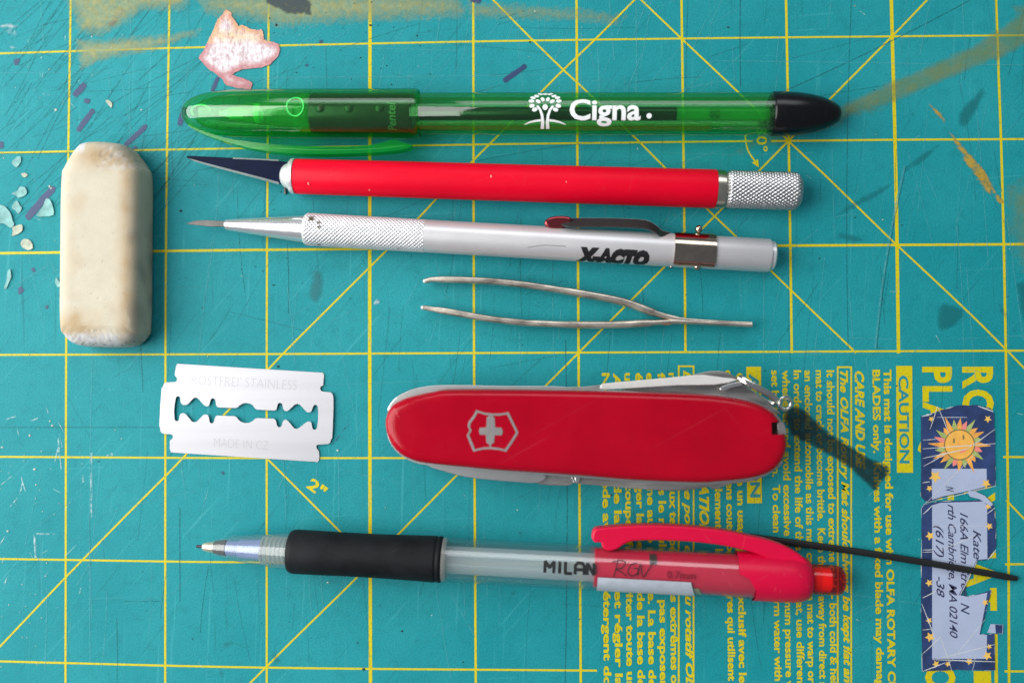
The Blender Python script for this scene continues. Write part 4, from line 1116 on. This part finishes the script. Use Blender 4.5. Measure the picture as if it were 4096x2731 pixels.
# ------------------------------------------------------------------ pocket knife
def pocket_knife():
    c = at(1345, 995, 0)
    e = thing('pocket_knife', 'red pocket knife with silver shield and cross emblem and folded steel tools', 'pocket knife', c)
    red = [(884, 967), (889, 947), (896, 936), (906, 926), (933, 913), (965, 905), (995, 899), (1030, 894), (1148, 894), (1300, 896), (1430, 899), (1560, 903), (1635, 907), (1700, 916), (1738, 926), (1760, 936), (1780, 950), (1797, 975),
           (1807, 1005), (1807, 1032), (1796, 1060), (1776, 1081), (1749, 1093), (1710, 1101), (1648, 1107), (1597, 1109), (1456, 1103), (1328, 1093), (1148, 1081), (1061, 1073), (1000, 1067), (959, 1061), (926, 1048), (905, 1030), (893, 1010), (886, 990)]
    red = smooth_poly(red, 4)[::-1]
    zt = 16.0
    def ol_at(z, pts=red): return [((at(x, y, z) - c).x, (at(x, y, z) - c).y) for x, y in pts]
    OT = ol_at(14.6)
    top = rings('handle_scale', OT, [(.9, 12.4), (.1, 12.4), (0, 13.3), (.12, 14.3), (.45, 15.2), (1.0, 15.75), (1.8, 15.95), (3.0, 16.0)], M['knife_red'], e, 60)
    # notch for the small pull at the end
    cut = [(1770, 969), (1830, 966), (1830, 996), (1771, 998)]
    W = [((at(x, y, 15.2) - c).x, (at(x, y, 15.2) - c).y) for x, y in cut]
    V, F = fill([W], 6); cu = mesh('cutter', [(v[0], v[1], v[2] + 16.2) for v in V], F, None, e)
    bm_ = top.modifiers.new('notch', 'BOOLEAN'); bm_.operation = 'DIFFERENCE'; bm_.object = cu; bm_.solver = 'EXACT'
    bpy.context.view_layer.update()
    dg = bpy.context.evaluated_depsgraph_get()
    nm = bpy.data.meshes.new_from_object(top.evaluated_get(dg))
    top.modifiers.clear(); top.data = nm
    bpy.data.objects.remove(cu)
    flat('slot_floor', [[(1771, 970), (1788, 970), (1788, 997), (1772, 997)]], 13.3, M['slot_dark'], e, .1, org=c)
    flat('pull_tab', [[(1786, 971), (1798, 971), (1802, 982), (1804, 996), (1787, 997)]], 14.2, M['emblem'], e, 1.0, .1, org=c, smooth=40)
    bot = rings('handle_scale', [(x, y) for x, y in ol_at(14.6)], [(1.6, 0.1), (.6, .45), (.1, 1.3), (0, 2.6), (.1, 4.0), (.9, 4.0)], M['knife_red'], e, 60)
    # steel between the scales
    lay = [(893, 945), (905, 922), (930, 906), (960, 897), (1000, 891), (1060, 889), (1150, 891), (1300, 894), (1430, 898), (1560, 905), (1640, 906), (1700, 914), (1745, 927), (1785, 955), (1798, 980), (1800, 1020), (1790, 1060), (1760, 1090), (1700, 1103), (1600, 1112), (1450, 1105), (1330, 1095), (1150, 1083), (1000, 1069), (950, 1060), (910, 1035), (890, 995)]
    lay = smooth_poly(lay, 3)
    flat('liner', [lay], 11.9, M['steel_bright'], e, .7, .05, org=c, smooth=40)
    for z in (10.2, 8.2, 6.2, 4.6):
        flat('spring', [[(1345 + (x - 1345) * .992, 995 + (y - 995) * .97) for x, y in lay]], z, M['steel'], e, 1.1, .05, org=c, smooth=40)
    def tool(name, pts, z, th, mat, bev=.12):
        flat(name, [pts], z, M[mat], e, th, bev, org=c, smooth=40)
    # back of the knife: spring end, long folded blade spine, hook
    tool('back_spring', smooth_poly([(893, 944), (904, 920), (928, 903), (958, 892), (1000, 886), (1060, 885), (1150, 887), (1297, 889), (1297, 900), (1150, 905), (1000, 915), (930, 930)], 3), 11.0, 1.4, 'steel_bright')
    tool('back_spring', [(1297, 890), (1340, 889), (1384, 884), (1388, 905), (1300, 905)], 9.0, 2.0, 'steel')
    tool('folded_blade', smooth_poly([(1382, 888), (1386, 882), (1450, 876), (1530, 869), (1600, 862), (1625, 863), (1660, 868), (1690, 872), (1640, 882), (1560, 883), (1450, 890), (1385, 893)], 2), 10.5, .8, 'steel_lit')
    tool('folded_hook', smooth_poly([(1590, 864), (1610, 857), (1635, 853), (1660, 854), (1680, 862), (1692, 868), (1690, 874), (1640, 872)], 3), 8.2, 1.2, 'steel')
    tool('folded_blade', smooth_poly([(1440, 893), (1560, 880), (1640, 874), (1690, 878), (1720, 895), (1760, 925), (1790, 950), (1740, 930), (1640, 912), (1440, 903)], 3), 9.0, 1.6, 'steel')
    tool('shackle_lug', smooth_poly([(1655, 891), (1675, 882), (1700, 878), (1702, 884), (1680, 889), (1660, 897)], 3), 11.3, .5, 'steel_bright')
    # belly of the knife: tips of the folded tools
    tool('folded_opener', smooth_poly([(985, 1068), (1020, 1080), (1070, 1093), (1130, 1100), (1180, 1104), (1235, 1106), (1235, 1085), (1000, 1060)], 3), 10.2, 1.2, 'steel_bright')
    tool('folded_opener', smooth_poly([(1200, 1085), (1230, 1107), (1270, 1112), (1310, 1111), (1318, 1095), (1300, 1085)], 3), 8.8, 1.4, 'steel')
    tool('folded_screwdriver', smooth_poly([(1320, 1092), (1318, 1103), (1326, 1108), (1400, 1114), (1480, 1121), (1560, 1124), (1610, 1118), (1650, 1108), (1600, 1095), (1400, 1085)], 3), 9.6, 1.5, 'steel')
    tool('folded_screwdriver', smooth_poly([(1322, 1093), (1323, 1105), (1329, 1106), (1331, 1094)], 2), 10.8, .6, 'steel_bright')
    tool('corkscrew_end', smooth_poly([(1632, 1108), (1634, 1119), (1644, 1120), (1680, 1108), (1735, 1100), (1790, 1068), (1780, 1060), (1660, 1095)], 3), 9.0, 1.2, 'steel')
    # shackle and ring
    def w(x, y, z): return tuple(at(x, y, z) - c)
    link = [w(x, y, z) for x, y, z in ((1700, 866, 11.0), (1707, 872, 11.6), (1720, 880, 12.0), (1745, 893, 12.2), (1770, 907, 12.0), (1783, 919, 11.4))]
    sweep('shackle', smooth_poly(link, 4, False), lambda i: (.75, .55), M['chrome'], e, 12)
    link = [w(x, y, z) for x, y, z in ((1698, 872, 9.2), (1715, 892, 9.0), (1745, 912, 9.0), (1772, 926, 9.2), (1786, 924, 10.0))]
    sweep('shackle', smooth_poly(link, 4, False), lambda i: (.5, .5), M['chrome'], e, 10)
    torus('key_ring', w(1803, 926, 10.4), 1.45, .42, M['chrome'], e, nrm=(.25, -.1, 1))
    # emblem
    zr = 16.0
    def em(x, y): return ((at(x, y, zr) - c).x, (at(x, y, zr) - c).y)
    so = [(1094, 941), (1112, 947), (1130, 949), (1150, 949), (1168, 946), (1178, 966), (1191, 993), (1180, 1012), (1163, 1037), (1145, 1033), (1125, 1031), (1108, 1032), (1087, 1037), (1080, 1020), (1072, 1000), (1078, 988), (1074, 978), (1076, 968), (1086, 955)]
    cx, cy = 1130, 990
    si = [(cx + (x - cx) * .90, cy + (y - cy) * .875) for x, y in so]
    V, F = fill([[em(*p) for p in so], [em(*p) for p in si]], .12)
    mesh('emblem_shield', [(v[0], v[1], v[2] + zr) for v in V], F, M['emblem'], e)
    cr = [(1118, 958), (1124, 954), (1131, 954), (1136, 959), (1137, 981), (1152, 982), (1155, 990), (1153, 999), (1136, 999), (1135, 1016), (1128, 1020), (1128, 1029), (1124, 1029), (1124, 1020), (1117, 1016), (1116, 998), (1102, 998), (1100, 990), (1102, 982), (1117, 981)]
    V, F = fill([[em(*p) for p in cr]], .12)
    mesh('emblem_cross', [(v[0], v[1], v[2] + zr + .012) for v in V], F, M['emblem'], e)
pocket_knife()

# ------------------------------------------------------------------ mechanical pencil
def pencil():
    T = Tube((452, 1254), (1938, 1333), 6.0, 6.0, 'mechanical_pencil', 'clear mechanical pencil with black rubber grip and red clip end', 'pencil')
    e = T.e; X = T.x
    lathe('lead', T.prof([(451, .25), (452, .38), (470, .38)]), M['lead'], e, 16, 30)
    lathe('tip', T.prof([(465, .6), (468, .95), (480, 1.25), (492, 1.35), (493, 1.1)]), M['tip_brass'], e, 32, 40)
    lathe('tip_collar', T.prof([(493, 1.2), (494, 1.5), (506, 1.75), (520, 1.9), (522, 1.4)]), M['blade_grey'], e, 32, 40)
    lathe('mechanism', T.prof([(520, 1.3), (522, 1.75), (548, 1.8), (550, 2.1), (560, 2.2), (600, 2.4), (602, 1.9)]), M['mech_blue'], e, 32, 40)
    th = []
    x = 602
    while x < 664:
        th += [(x, 3.05), (x + 2, 3.35), (x + 6, 3.35), (x + 8, 3.05)]; x += 10
    lathe('thread', T.prof(th), M['clear_ring'], e, 48, 40, caps=False)
    lathe('nose_cone', T.prof([(490, 1.65), (500, 2.0), (540, 2.9), (590, 3.55), (640, 4.05), (667, 4.3)]), M['clear_nose'], e, 64, 40, caps=False)
    gp = [(664, 4.0), (666, 4.7), (671, 5.05), (680, 5.2), (720, 5.18), (800, 5.10), (880, 5.12), (950, 5.28), (998, 5.42), (1001, 5.42), (1003, 5.25), (1005, 5.25), (1007, 5.42), (1013, 5.42), (1016, 5.2), (1017, 4.6)]
    lathe('grip', T.prof(gp), M['rubber'], e, 72, 40)
    lathe('grip_ring', T.prof([(1016, 4.4), (1017, 5.15), (1024, 5.15), (1027, 4.9)]), M['clear_ring'], e, 64, 40, caps=False)
    lathe('barrel', T.prof([(1024, 5.18), (1200, 5.2), (1500, 5.3), (1725, 5.4), (1725, 5.0), (1200, 4.75), (1024, 4.7)]), M['clear_wall'], e, 72, 40, caps=False)
    lathe('lead_tube', T.prof([(1022, 3.3), (1366, 3.45)]), M['clear_white'], e, 48, 40, caps=False)
    lathe('cap_sleeve', T.prof([(1364, 3.4), (1365, 4.45), (1366, 4.6), (1500, 4.68), (1730, 4.9), (1731, 4.0)]), M['pink'], e, 64, 40)
    # outer red end, its mouth cut in a step
    V, F = [], []; na = 72
    pr = [(0, 5.62), (.35, 5.66), (.7, 5.55), (.86, 5.2), (.95, 4.6), (.985, 4.0), (1.0, 3.5)]
    for x_, r_ in pr:
        for i in range(na):
            a = 2 * math.pi * i / na
            ph = math.degrees(math.atan2(math.cos(a), math.sin(a)))          # 0 up, + towards the far side
            st = 1688 if ph > 14 else (1688 + (14 - ph) / 10 * 22 if ph > 4 else 1710 + min(18, (4 - ph) * .6))
            if ph < -100 or ph > 150: st = 1690
            fx = st + (1862 - st) * x_
            V.append((X(fx), r_ * math.cos(a), r_ * math.sin(a)))
    for j in range(len(pr) - 1):
        for i in range(na):
            F.append((j * na + i, j * na + (i + 1) % na, (j + 1) * na + (i + 1) % na, (j + 1) * na + i))
    F.append(tuple((len(pr) - 1) * na + i for i in range(na)))
    end = mesh('end_cap', V, F, M['pink'], e, 50)
    lathe('button', T.prof([(1858, 3.3), (1862, 3.45), (1920, 3.45), (1931, 3.2), (1936, 2.6), (1938, 1.8), (1938.5, .4)]), M['red_clear'], e, 48, 40, caps=False)
    lathe('eraser_stub', T.prof([(1860, 2.4), (1864, 2.75), (1880, 2.75), (1882, 2.5), (1885, 2.75), (1905, 2.75), (1908, 2.2), (1909, .4)]), M['salmon'], e, 48, 40)
    # clip
    up = [(1365, 1220), (1370, 1215), (1380, 1213), (1430, 1209), (1482, 1207), (1540, 1208), (1610, 1213), (1670, 1221), (1712, 1230), (1760, 1241), (1803, 1257), (1838, 1279), (1856, 1305)]
    lo = [(1820, 1330), (1800, 1300), (1776, 1283), (1736, 1264), (1690, 1251), (1640, 1242), (1584, 1236), (1520, 1233), (1456, 1234), (1430, 1243), (1415, 1253), (1400, 1257), (1388, 1252), (1382, 1238), (1368, 1238), (1363, 1231)]
    zc = 7.0
    W = [T.local(x, y, zc) for x, y in smooth_poly(up, 3, False) + smooth_poly(lo, 3, False)]
    V, F = fill([[(p[0], p[1]) for p in W]], 3.2, .45)
    mesh('clip', [(v[0], v[1], v[2] + .9) for v in V], F, M['pink'], e, 45)
    # label, print and pen scribble
    def patch(name, x0, x1, p0, p1, r, mat, taper=0):
        V, F = [], []
        for i in range(25):
            t = i / 24
            for j in range(13):
                s_ = j / 12
                xx = X(x0) + (X(x1) - X(x0)) * t + taper * s_ * t
                V.append(T.on(xx, 0, r, math.radians(p0 + (p1 - p0) * s_)))
        for i in range(24):
            for j in range(12):
                F.append((i * 13 + j, (i + 1) * 13 + j, (i + 1) * 13 + j + 1, i * 13 + j + 1))
        return mesh(name, V, F, mat, e, 180)
    patch('paper_label', 1371, 1580, -24, -78, 5.34, M['label_white'], 1.6)
    patch('label_stain', 1578, 1600, -44, -76, 5.02, M['grip_letter'], 1.2)
    patch('sleeve_window', 1487, 1503, 50, 16, 5.0, M['slot_dark'])
    gl = {'M': [[(0, 0), (0, 1), (.5, .45), (1, 1), (1, 0)]], 'I': [[(.5, 0), (.5, 1)]], 'L': [[(.1, 1), (.1, 0), (.95, 0)]], 'A': [[(0, 0), (0, .75), (.25, 1), (.75, 1), (1, .75), (1, 0)], [(0, .4), (1, .4)]], 'N': [[(0, 0), (0, 1), (1, 0), (1, 1)]]}
    for ch, x0, x1 in (('M', 1252, 1272), ('I', 1281, 1289), ('L', 1296, 1313), ('A', 1320, 1340), ('N', 1347, 1362)):
        V, F = [], []
        for ln in gl[ch]:
            P = []
            for (u0, v0), (u1, v1) in zip(ln[:-1], ln[1:]):
                P += [(X(x0) + (X(x1) - X(x0)) * (u0 + (u1 - u0) * t), 2.5 * (v0 + (v1 - v0) * t)) for t in (0, .25, .5, .75, .95)]
            P.append((X(x0) + (X(x1) - X(x0)) * ln[-1][0], 2.5 * ln[-1][1]))
            for p0, p1 in zip(P[:-1], P[1:]):
                d_ = math.hypot(p1[0] - p0[0], p1[1] - p0[1]) or 1
                ex = ((p1[0] - p0[0]) / d_ * .12, (p1[1] - p0[1]) / d_ * .12)
                v, f = ribbon([(p0[0] - ex[0], p0[1] - ex[1]), (p1[0] + ex[0], p1[1] + ex[1])], .74); k = len(V)
                # each stroke a hair above the last one, so that overlapping strokes do not share a plane
                V += [(q_[0], q_[1], 5.30 + .0012 * (k / 4)) for q_ in v]; F += [tuple(i + k for i in q_) for q_ in f]
        mesh('letter', [T.on(v[0], v[1], v[2], math.radians(-18)) for v in V], F, M['black_ink_solid'], e)
    V, F = text2d('0.7mm', 1.7, .01, 0, 1.0, X(1590) - X(1526)); V, F = refine(V, F, .5)
    wrap(T, 'lettering', [(X(1526) + v[0], v[1]) for v in V], F, M['dark_red_ink'], 5.36, math.radians(-16))
    def hand(pts, w=.24):
        P = smooth_poly([(X(x), a) for x, a in pts], 4, False); V, F = ribbon(P, w)
        wrap(T, 'scribble', V, F, M['black_ink_solid'], 5.36, 0)
    hand([(1415, 1.9), (1411, 0), (1406, -1.9)]); hand([(1402, 1.4), (1420, 2.0), (1432, 1.5), (1424, .2), (1412, -.1), (1424, -.8), (1436, -1.6)])
    hand([(1458, 1.5), (1444, 1.0), (1438, -.6), (1448, -1.5), (1460, -.6), (1459, .3), (1450, .2)]); hand([(1460, -1.5), (1466, 1.4), (1472, -1.6), (1484, .2), (1495, 2.0)])
pencil()

# ------------------------------------------------------------------ black rod
def rod():
    a, b = at(1700, 1229, .8), at(2335, 1328, .8)
    org = (a + b) / 2; org.z = 0
    P = [tuple(a.lerp(b, i / 24) - org + Vector((0, math.sin(i / 24 * math.pi) * .5, 0))) for i in range(25)]
    o = sweep('black_rod', P, lambda i: (.78 if 0 < i < 24 else .6, .78 if 0 < i < 24 else .6), M['rod'], None, 14, 60)
    o.location = org * S
    tag(o, 'thin straight black rod that runs from the pencil clip across the sticker', 'rod')
rod()

# ------------------------------------------------------------------ address sticker, cut into pieces
def star_pts(cx, cy, r, rot=0, n=5, k=.48):
    return [(cx + (r if i % 2 == 0 else r * k) * math.cos(rot + math.pi * i / n), cy + (r if i % 2 == 0 else r * k) * math.sin(rot + math.pi * i / n)) for i in range(2 * n)]
def sticker_text(e, c, body, fx, fy, cap, length, z, deg=-90):
    V, F = text2d(body, cap * 1.2 * mmpp(0), 0.010, .38, .95, length * mmpp(0))
    o = at(fx, fy, 0) - c; a = math.radians(deg)
    mesh('lettering', [(o.x + x * math.cos(a) - y * math.sin(a), o.y + x * math.sin(a) + y * math.cos(a), z) for x, y in V], F, M['script_ink'], e)
def creases(e, c, lines, z):
    for x0, y0, x1, y1, w in lines:
        P = [at(x0, y0, 0) - c, at((x0 + x1) / 2 + .8, (y0 + y1) / 2, 0) - c, at(x1, y1, 0) - c]
        V, F = ribbon([(p.x, p.y) for p in P], [w * .25, w * .6, w * .3])
        mesh('crease', [(v[0], v[1], z) for v in V], F, M['crease'], e)
def stickers():
    z = .20
    c = at(2200, 1040, 0)
    e = thing('sun_sticker', 'navy sticker piece with an orange sun face beside the printed caution panel', 'sticker', c)
    def rag(poly, a=.7):
        out = []
        for i, p in enumerate(poly):
            q_ = poly[(i + 1) % len(poly)]
            for k in range(5):
                t = k / 5; out.append((p[0] + (q_[0] - p[0]) * t + random.uniform(-a, a), p[1] + (q_[1] - p[1]) * t + random.uniform(-a, a)))
        return out
    top = [(2116, 955), (2140, 949), (2165, 941), (2200, 931), (2245, 930), (2274, 937), (2283, 950), (2285, 1020), (2286, 1113), (2250, 1122), (2160, 1142), (2133, 1153), (2125, 1150), (2115, 1138)]
    flat('paper_edge', [rag(top, 1.2)], z - .03, M['crease'], e, .10, org=c)
    flat('backing', [rag(top)], z, M['navy'], e, .12, org=c)
    flat('text_panel', [[(2140, 1076), (2266, 1076), (2267, 1116), (2236, 1124), (2160, 1141), (2141, 1147)]], z + .07, M['lilac'], e, 0, org=c)
    sx, sy = 2204, 1021
    for k in range(24):
        a = 2 * math.pi * k / 24; R_ = (70, 58, 66, 56)[k % 4] + random.uniform(-4, 4)
        ol = [(sx + 30 * math.cos(a - .16), sy + 30 * math.sin(a - .16)), (sx + 46 * math.cos(a - .12), sy + 46 * math.sin(a - .12)), (sx + R_ * math.cos(a + .04), sy + R_ * math.sin(a + .04)), (sx + 44 * math.cos(a + .12), sy + 44 * math.sin(a + .12)), (sx + 30 * math.cos(a + .13), sy + 30 * math.sin(a + .13))]
        flat('sun_ray', [ol], z + .075 + .0012 * k, M[('sun_orange', 'sun_pink', 'sun_green', 'sun_orange', 'sun_orange', 'sun_green')[k % 6]], e, 0, org=c)
    circ = lambda r, n=40, cx=sx, cy=sy: [(cx + r * math.cos(2 * math.pi * i / n), cy + r * math.sin(2 * math.pi * i / n)) for i in range(n)]
    flat('sun_rim', [circ(36)], z + .11, M['sun_brown'], e, 0, org=c)
    flat('sun_face', [circ(33)], z + .115, M['sun_face'], e, 0, org=c)
    for x, y in ((2213, 1004), (2191, 1012)):
        flat('eye', [[(x + 5 * math.cos(a) * .5, y + 6 * math.sin(a)) for a in [2 * math.pi * i / 12 for i in range(12)]]], z + .12, M['sun_brown'], e, 0, org=c)
    flat('nose', [[(2203, 1006), (2198, 1022), (2202, 1026), (2206, 1022)]], z + .12, M['sun_orange'], e, 0, org=c)
    flat('mouth', [[(2205, 1036), (2213, 1033), (2222, 1031), (2214, 1038), (2206, 1040)]], z + .12, M['sun_pink'], e, 0, org=c)
    for x, y, r in ((2139, 962, 7), (2269, 962, 9), (2148, 1094, 15), (2265, 1110, 11), (2135, 1121, 8)):
        flat('star', [star_pts(x, y, r, .3)], z + .118, M['star'], e, 0, org=c)
    sticker_text(e, c, 'N', 2172, 1116, 15, 12, z + .119)
    creases(e, c, [(2116, 956, 2140, 950, .5), (2135, 985, 2152, 932, .3), (2152, 932, 2180, 1000, .3), (2118, 1030, 2285, 1018, .35), (2118, 1052, 2220, 1030, .4), (2220, 1030, 2284, 985, .3), (2240, 1040, 2120, 1160, .22), (2120, 1070, 2170, 1042, .3),
                   (2245, 932, 2280, 945, .5), (2118, 1010, 2150, 1008, .25), (2117, 1108, 2135, 1105, .3), (2140, 1150, 2286, 1115, .25), (2150, 958, 2220, 958, .25)], z + .125)
    c2 = at(2200, 1340, 0)
    e2 = thing('address_sticker', 'long slashed sticker piece with script address lines on pale blue', 'sticker', c2)
    body = [(2117, 1166), (2122, 1158), (2156, 1151), (2263, 1148), (2282, 1157), (2287, 1200), (2287, 1256), (2268, 1284), (2244, 1287), (2230, 1318), (2203, 1367), (2226, 1369), (2277, 1355), (2269, 1386), (2251, 1457), (2284, 1455), (2285, 1539), (2200, 1537), (2118, 1541), (2116, 1400)]
    flat('paper_edge', [rag(body, 1.2)], z - .03, M['crease'], e2, .10, org=c2)
    flat('backing', [rag(body)], z, M['navy'], e2, .12, org=c2)
    pan = [(2141, 1160), (2160, 1154), (2260, 1151), (2267, 1160), (2268, 1283), (2243, 1285), (2228, 1318), (2202, 1366), (2225, 1370), (2268, 1360), (2264, 1385), (2250, 1456), (2267, 1457), (2266, 1512), (2141, 1512)]
    flat('text_panel', [pan], z + .07, M['lilac'], e2, 0, org=c2)
    sticker_text(e2, c2, 'rth Cambridge, MA 02140', 2176, 1157, 15, 298, z + .08)
    sticker_text(e2, c2, '166A Elm Stree', 2204, 1176, 15, 186, z + .08)
    sticker_text(e2, c2, 'N', 2206, 1383, 16, 26, z + .08)
    sticker_text(e2, c2, '(617) 6  -38', 2148, 1206, 15, 160, z + .08)
    sticker_text(e2, c2, 'Kate', 2234, 1216, 15, 66, z + .08)
    for x, y, r in ((2136, 1230, 11), (2134, 1338, 9), (2134, 1424, 8), (2136, 1462, 12), (2272, 1208, 9), (2264, 1500, 0), (2226, 1518, 9), (2177, 1524, 7), (2268, 1505, 11), (2272, 1484, 7), (2150, 1524, 9), (2263, 1383, 8), (2270, 1162, 8)):
        if r: flat('star', [star_pts(x, y, r, .5)], z + .085, M['star'], e2, 0, org=c2)
    creases(e2, c2, [(2118, 1262, 2142, 1261, .3), (2118, 1267, 2142, 1266, .25), (2160, 1262, 2240, 1228, .25), (2118, 1372, 2150, 1355, .35), (2116, 1385, 2148, 1470, .35), (2118, 1500, 2160, 1460, .3), (2150, 1512, 2284, 1478, .3), (2141, 1513, 2284, 1518, .4), (2160, 1465, 2185, 1538, .3), (2180, 1520, 2262, 1420, .2),
                     (2118, 1540, 2170, 1520, .4), (2232, 1540, 2240, 1500, .2), (2119, 1180, 2140, 1160, .4), (2268, 1284, 2286, 1262, .4), (2264, 1180, 2284, 1165, .3), (2203, 1367, 2243, 1287, .35), (2118, 1445, 2140, 1443, .25), (2141, 1208, 2280, 1206, .15)], z + .095)
    c3 = at(2285, 1443, 0)
    e3 = thing('sticker_scrap', 'small torn grey and navy corner scrap next to the address sticker', 'sticker scrap', c3)
    flat('backing', [[(2268, 1452), (2276, 1432), (2304, 1434), (2303, 1455)]], z, M['lilac'], e3, .12, org=c3)
    flat('navy_edge', [[(2286, 1433.5), (2303, 1435), (2302, 1454), (2287, 1454)]], z + .07, M['navy'], e3, 0, org=c3)
    c4 = at(2256, 1137, 0)
    o = flat('sticker_scrap', [[(2223, 1132), (2226, 1126), (2240, 1128), (2262, 1138), (2281, 1158), (2275, 1162), (2250, 1146), (2228, 1140)]], z + .17, M['lilac'], None, .12, org=c4)
    o.location = c4 * S
    tag(o, 'thin pale scrap in the gap between the two sticker pieces', 'sticker scrap')
stickers()

# ------------------------------------------------------------------ torn paper stuck to the mat
def paper():
    poly = [(515, 26), (520, 22), (530, 28), (533, 40), (541, 50), (548, 62), (556, 58), (573, 66), (590, 70), (601, 68), (606, 82), (606, 92), (622, 96), (640, 102), (643, 116), (638, 130), (622, 148), (600, 156), (575, 158), (556, 160), (541, 166), (533, 172), (556, 180), (572, 186), (580, 192), (576, 206),
            (540, 202), (520, 196), (510, 182), (498, 172), (480, 160), (468, 148), (456, 134), (460, 126), (470, 112), (476, 98), (486, 78), (494, 58), (500, 44), (512, 34)]
    ol = []
    for i, p in enumerate(poly):
        q = poly[(i + 1) % len(poly)]
        for k in range(4):
            t = k / 4; j = (random.uniform(-1.1, 1.1), random.uniform(-1.1, 1.1)) if k else (0, 0)
            ol.append((p[0] + (q[0] - p[0]) * t + j[0], p[1] + (q[1] - p[1]) * t + j[1]))
    c = at(550, 115, 0)
    zf = lambda v: .05 * noise.noise(Vector((v[0] * .35, v[1] * .35, 1)))
    o = flat('torn_paper', [ol], .20, None, None, .05, org=c, step=1.0, zfun=zf)
    o.location = c * S
    me = o.data; ca = me.color_attributes.new('tone', 'FLOAT_COLOR', 'POINT')
    W = [((at(x, y, 0) - c).x, (at(x, y, 0) - c).y) for x, y in ol]
    for i, v in enumerate(me.vertices):
        x, y = v.co.x / S, v.co.y / S
        d = min(math.hypot(x - a, y - b) for a, b in W)
        f = lambda s_, o_: noise.noise(Vector((x * s_, y * s_, o_)))
        col = Vector((.70, .68, .71))
        edge = max(0, min(1, 1 - (d - .5) / (1.3 + .9 * f(.5, 3)))) * (1.0 + .6 * f(1.5, 8))
        col = col.lerp(Vector((.48, .16, .17)) if y < 2 or x > 5 else Vector((.60, .28, .10)), max(0, min(.85, edge)))
        if y > 1.5: col = col.lerp(Vector((.70, .50, .22)), max(0, min(.7, (.45 + f(.4, 5)) * (1 - abs(y - 3.2) / 4.5))))
        col = col.lerp(Vector((.50, .24, .28)), max(0, min(.4, f(1.1, 12) * .9)))
        if y < -5.5: col = col.lerp(Vector((.42, .16, .18)), .45)
        ca.data[i].color = (*col, 1)
    m, nt, out = nodes('torn_paper')
    p = N(nt, 'ShaderNodeBsdfPrincipled', Roughness=.85)
    a = N(nt, 'ShaderNodeAttribute'); a.attribute_name = 'tone'
    t = tex(nt, 1500, 5, .75, stretch=(1, .4, 1))
    nt.links.new(mixc(nt, ramp(nt, t.outputs[0], [(.48, G(0)), (.66, G(.75))]).outputs[0], a.outputs['Color'], (.34, .14, .16, 1)), p.inputs['Base Color'])
    b = N(nt, 'ShaderNodeBump', Strength=.5, Distance=.0002); nt.links.new(t.outputs[0], b.inputs['Height']); nt.links.new(b.outputs[0], p.inputs['Normal'])
    nt.links.new(p.outputs[0], out.inputs[0]); me.materials.append(m)
    tag(o, 'ragged white and pink torn paper scrap stuck above the cap of the green pen', 'paper scrap')
paper()

# ------------------------------------------------------------------ curled shavings cut from the mat
def shaving(poly, label, mat='shaving', curl=.9):
    cx = sum(p[0] for p in poly) / len(poly); cy = sum(p[1] for p in poly) / len(poly)
    c = at(cx, cy, 0)
    zf = lambda v: .55 * curl * (.2 + .16 * (v[0] * .8 + v[1] * .5) ** 2 * .6 + .25 * noise.noise(Vector((v[0], v[1], cx))))
    o = flat('shaving', [smooth_poly(poly, 2)], .14, M[mat], None, .06, org=c, step=.6, smooth=60, zfun=zf)
    o.location = c * S
    tag(o, label, 'shaving', 'mat shavings beside the eraser')
q = lambda l: [(x / 3.901, 390.5 + y / 3.901) for x, y in l]
q0 = lambda l: [(x / 3.901, y / 3.901) for x, y in l]
shaving(q([(105, 215), (160, 185), (180, 152), (230, 160), (245, 205), (215, 235), (165, 250), (140, 225)]), 'pointed pale green shaving above the purple ink stroke beside the eraser')
shaving(q([(110, 345), (125, 300), (155, 275), (180, 320), (200, 345), (165, 395), (145, 365)]), 'small triangular pale shaving between two larger ones by the ink stroke')
shaving(q([(335, 400), (385, 330), (415, 262), (455, 270), (480, 340), (482, 405), (400, 418), (345, 418)]), 'wide fan shaped green shaving touching the purple ink stroke')
shaving(q([(-30, 330), (30, 318), (70, 350), (105, 400), (115, 450), (130, 490), (95, 520), (40, 480), (-30, 470)]), 'large bluish shaving at the edge of the shaving cluster', curl=1.2)
shaving(q([(110, 515), (150, 500), (200, 490), (205, 540), (170, 570), (110, 592), (120, 550)]), 'cream tipped shaving joined below the large bluish shaving', 'shaving_cream')
shaving(q([(188, 660), (205, 625), (240, 618), (280, 640), (298, 700), (250, 718), (215, 700), (200, 690)]), 'round cream shaving just above the thick yellow grid line', 'shaving_cream')
shaving(q([(190, 40), (220, 25), (250, 45), (220, 68)]), 'tiny white shaving level with the end of the dark blade', 'shaving_cream', .5)
shaving(q([(40, 1060), (60, 990), (70, 920), (95, 888), (105, 960), (85, 1000), (60, 1060)]), 'narrow upright shaving below the thick grid line beside the eraser')
shaving(q([(495, 1010), (505, 965), (525, 990), (550, 1030), (520, 1050)]), 'small pointed shaving against the lower side of the eraser')
shaving(q0([(110, 1450), (150, 1410), (185, 1405), (190, 1450), (150, 1500), (120, 1480)]), 'pale curled shaving above the cluster near the first grid line', curl=.8)
shaving(q0([(945, 905), (975, 900), (1005, 925), (1000, 968), (975, 945)]), 'thin white curl between the purple strokes above the eraser', 'shaving_cream', .5)
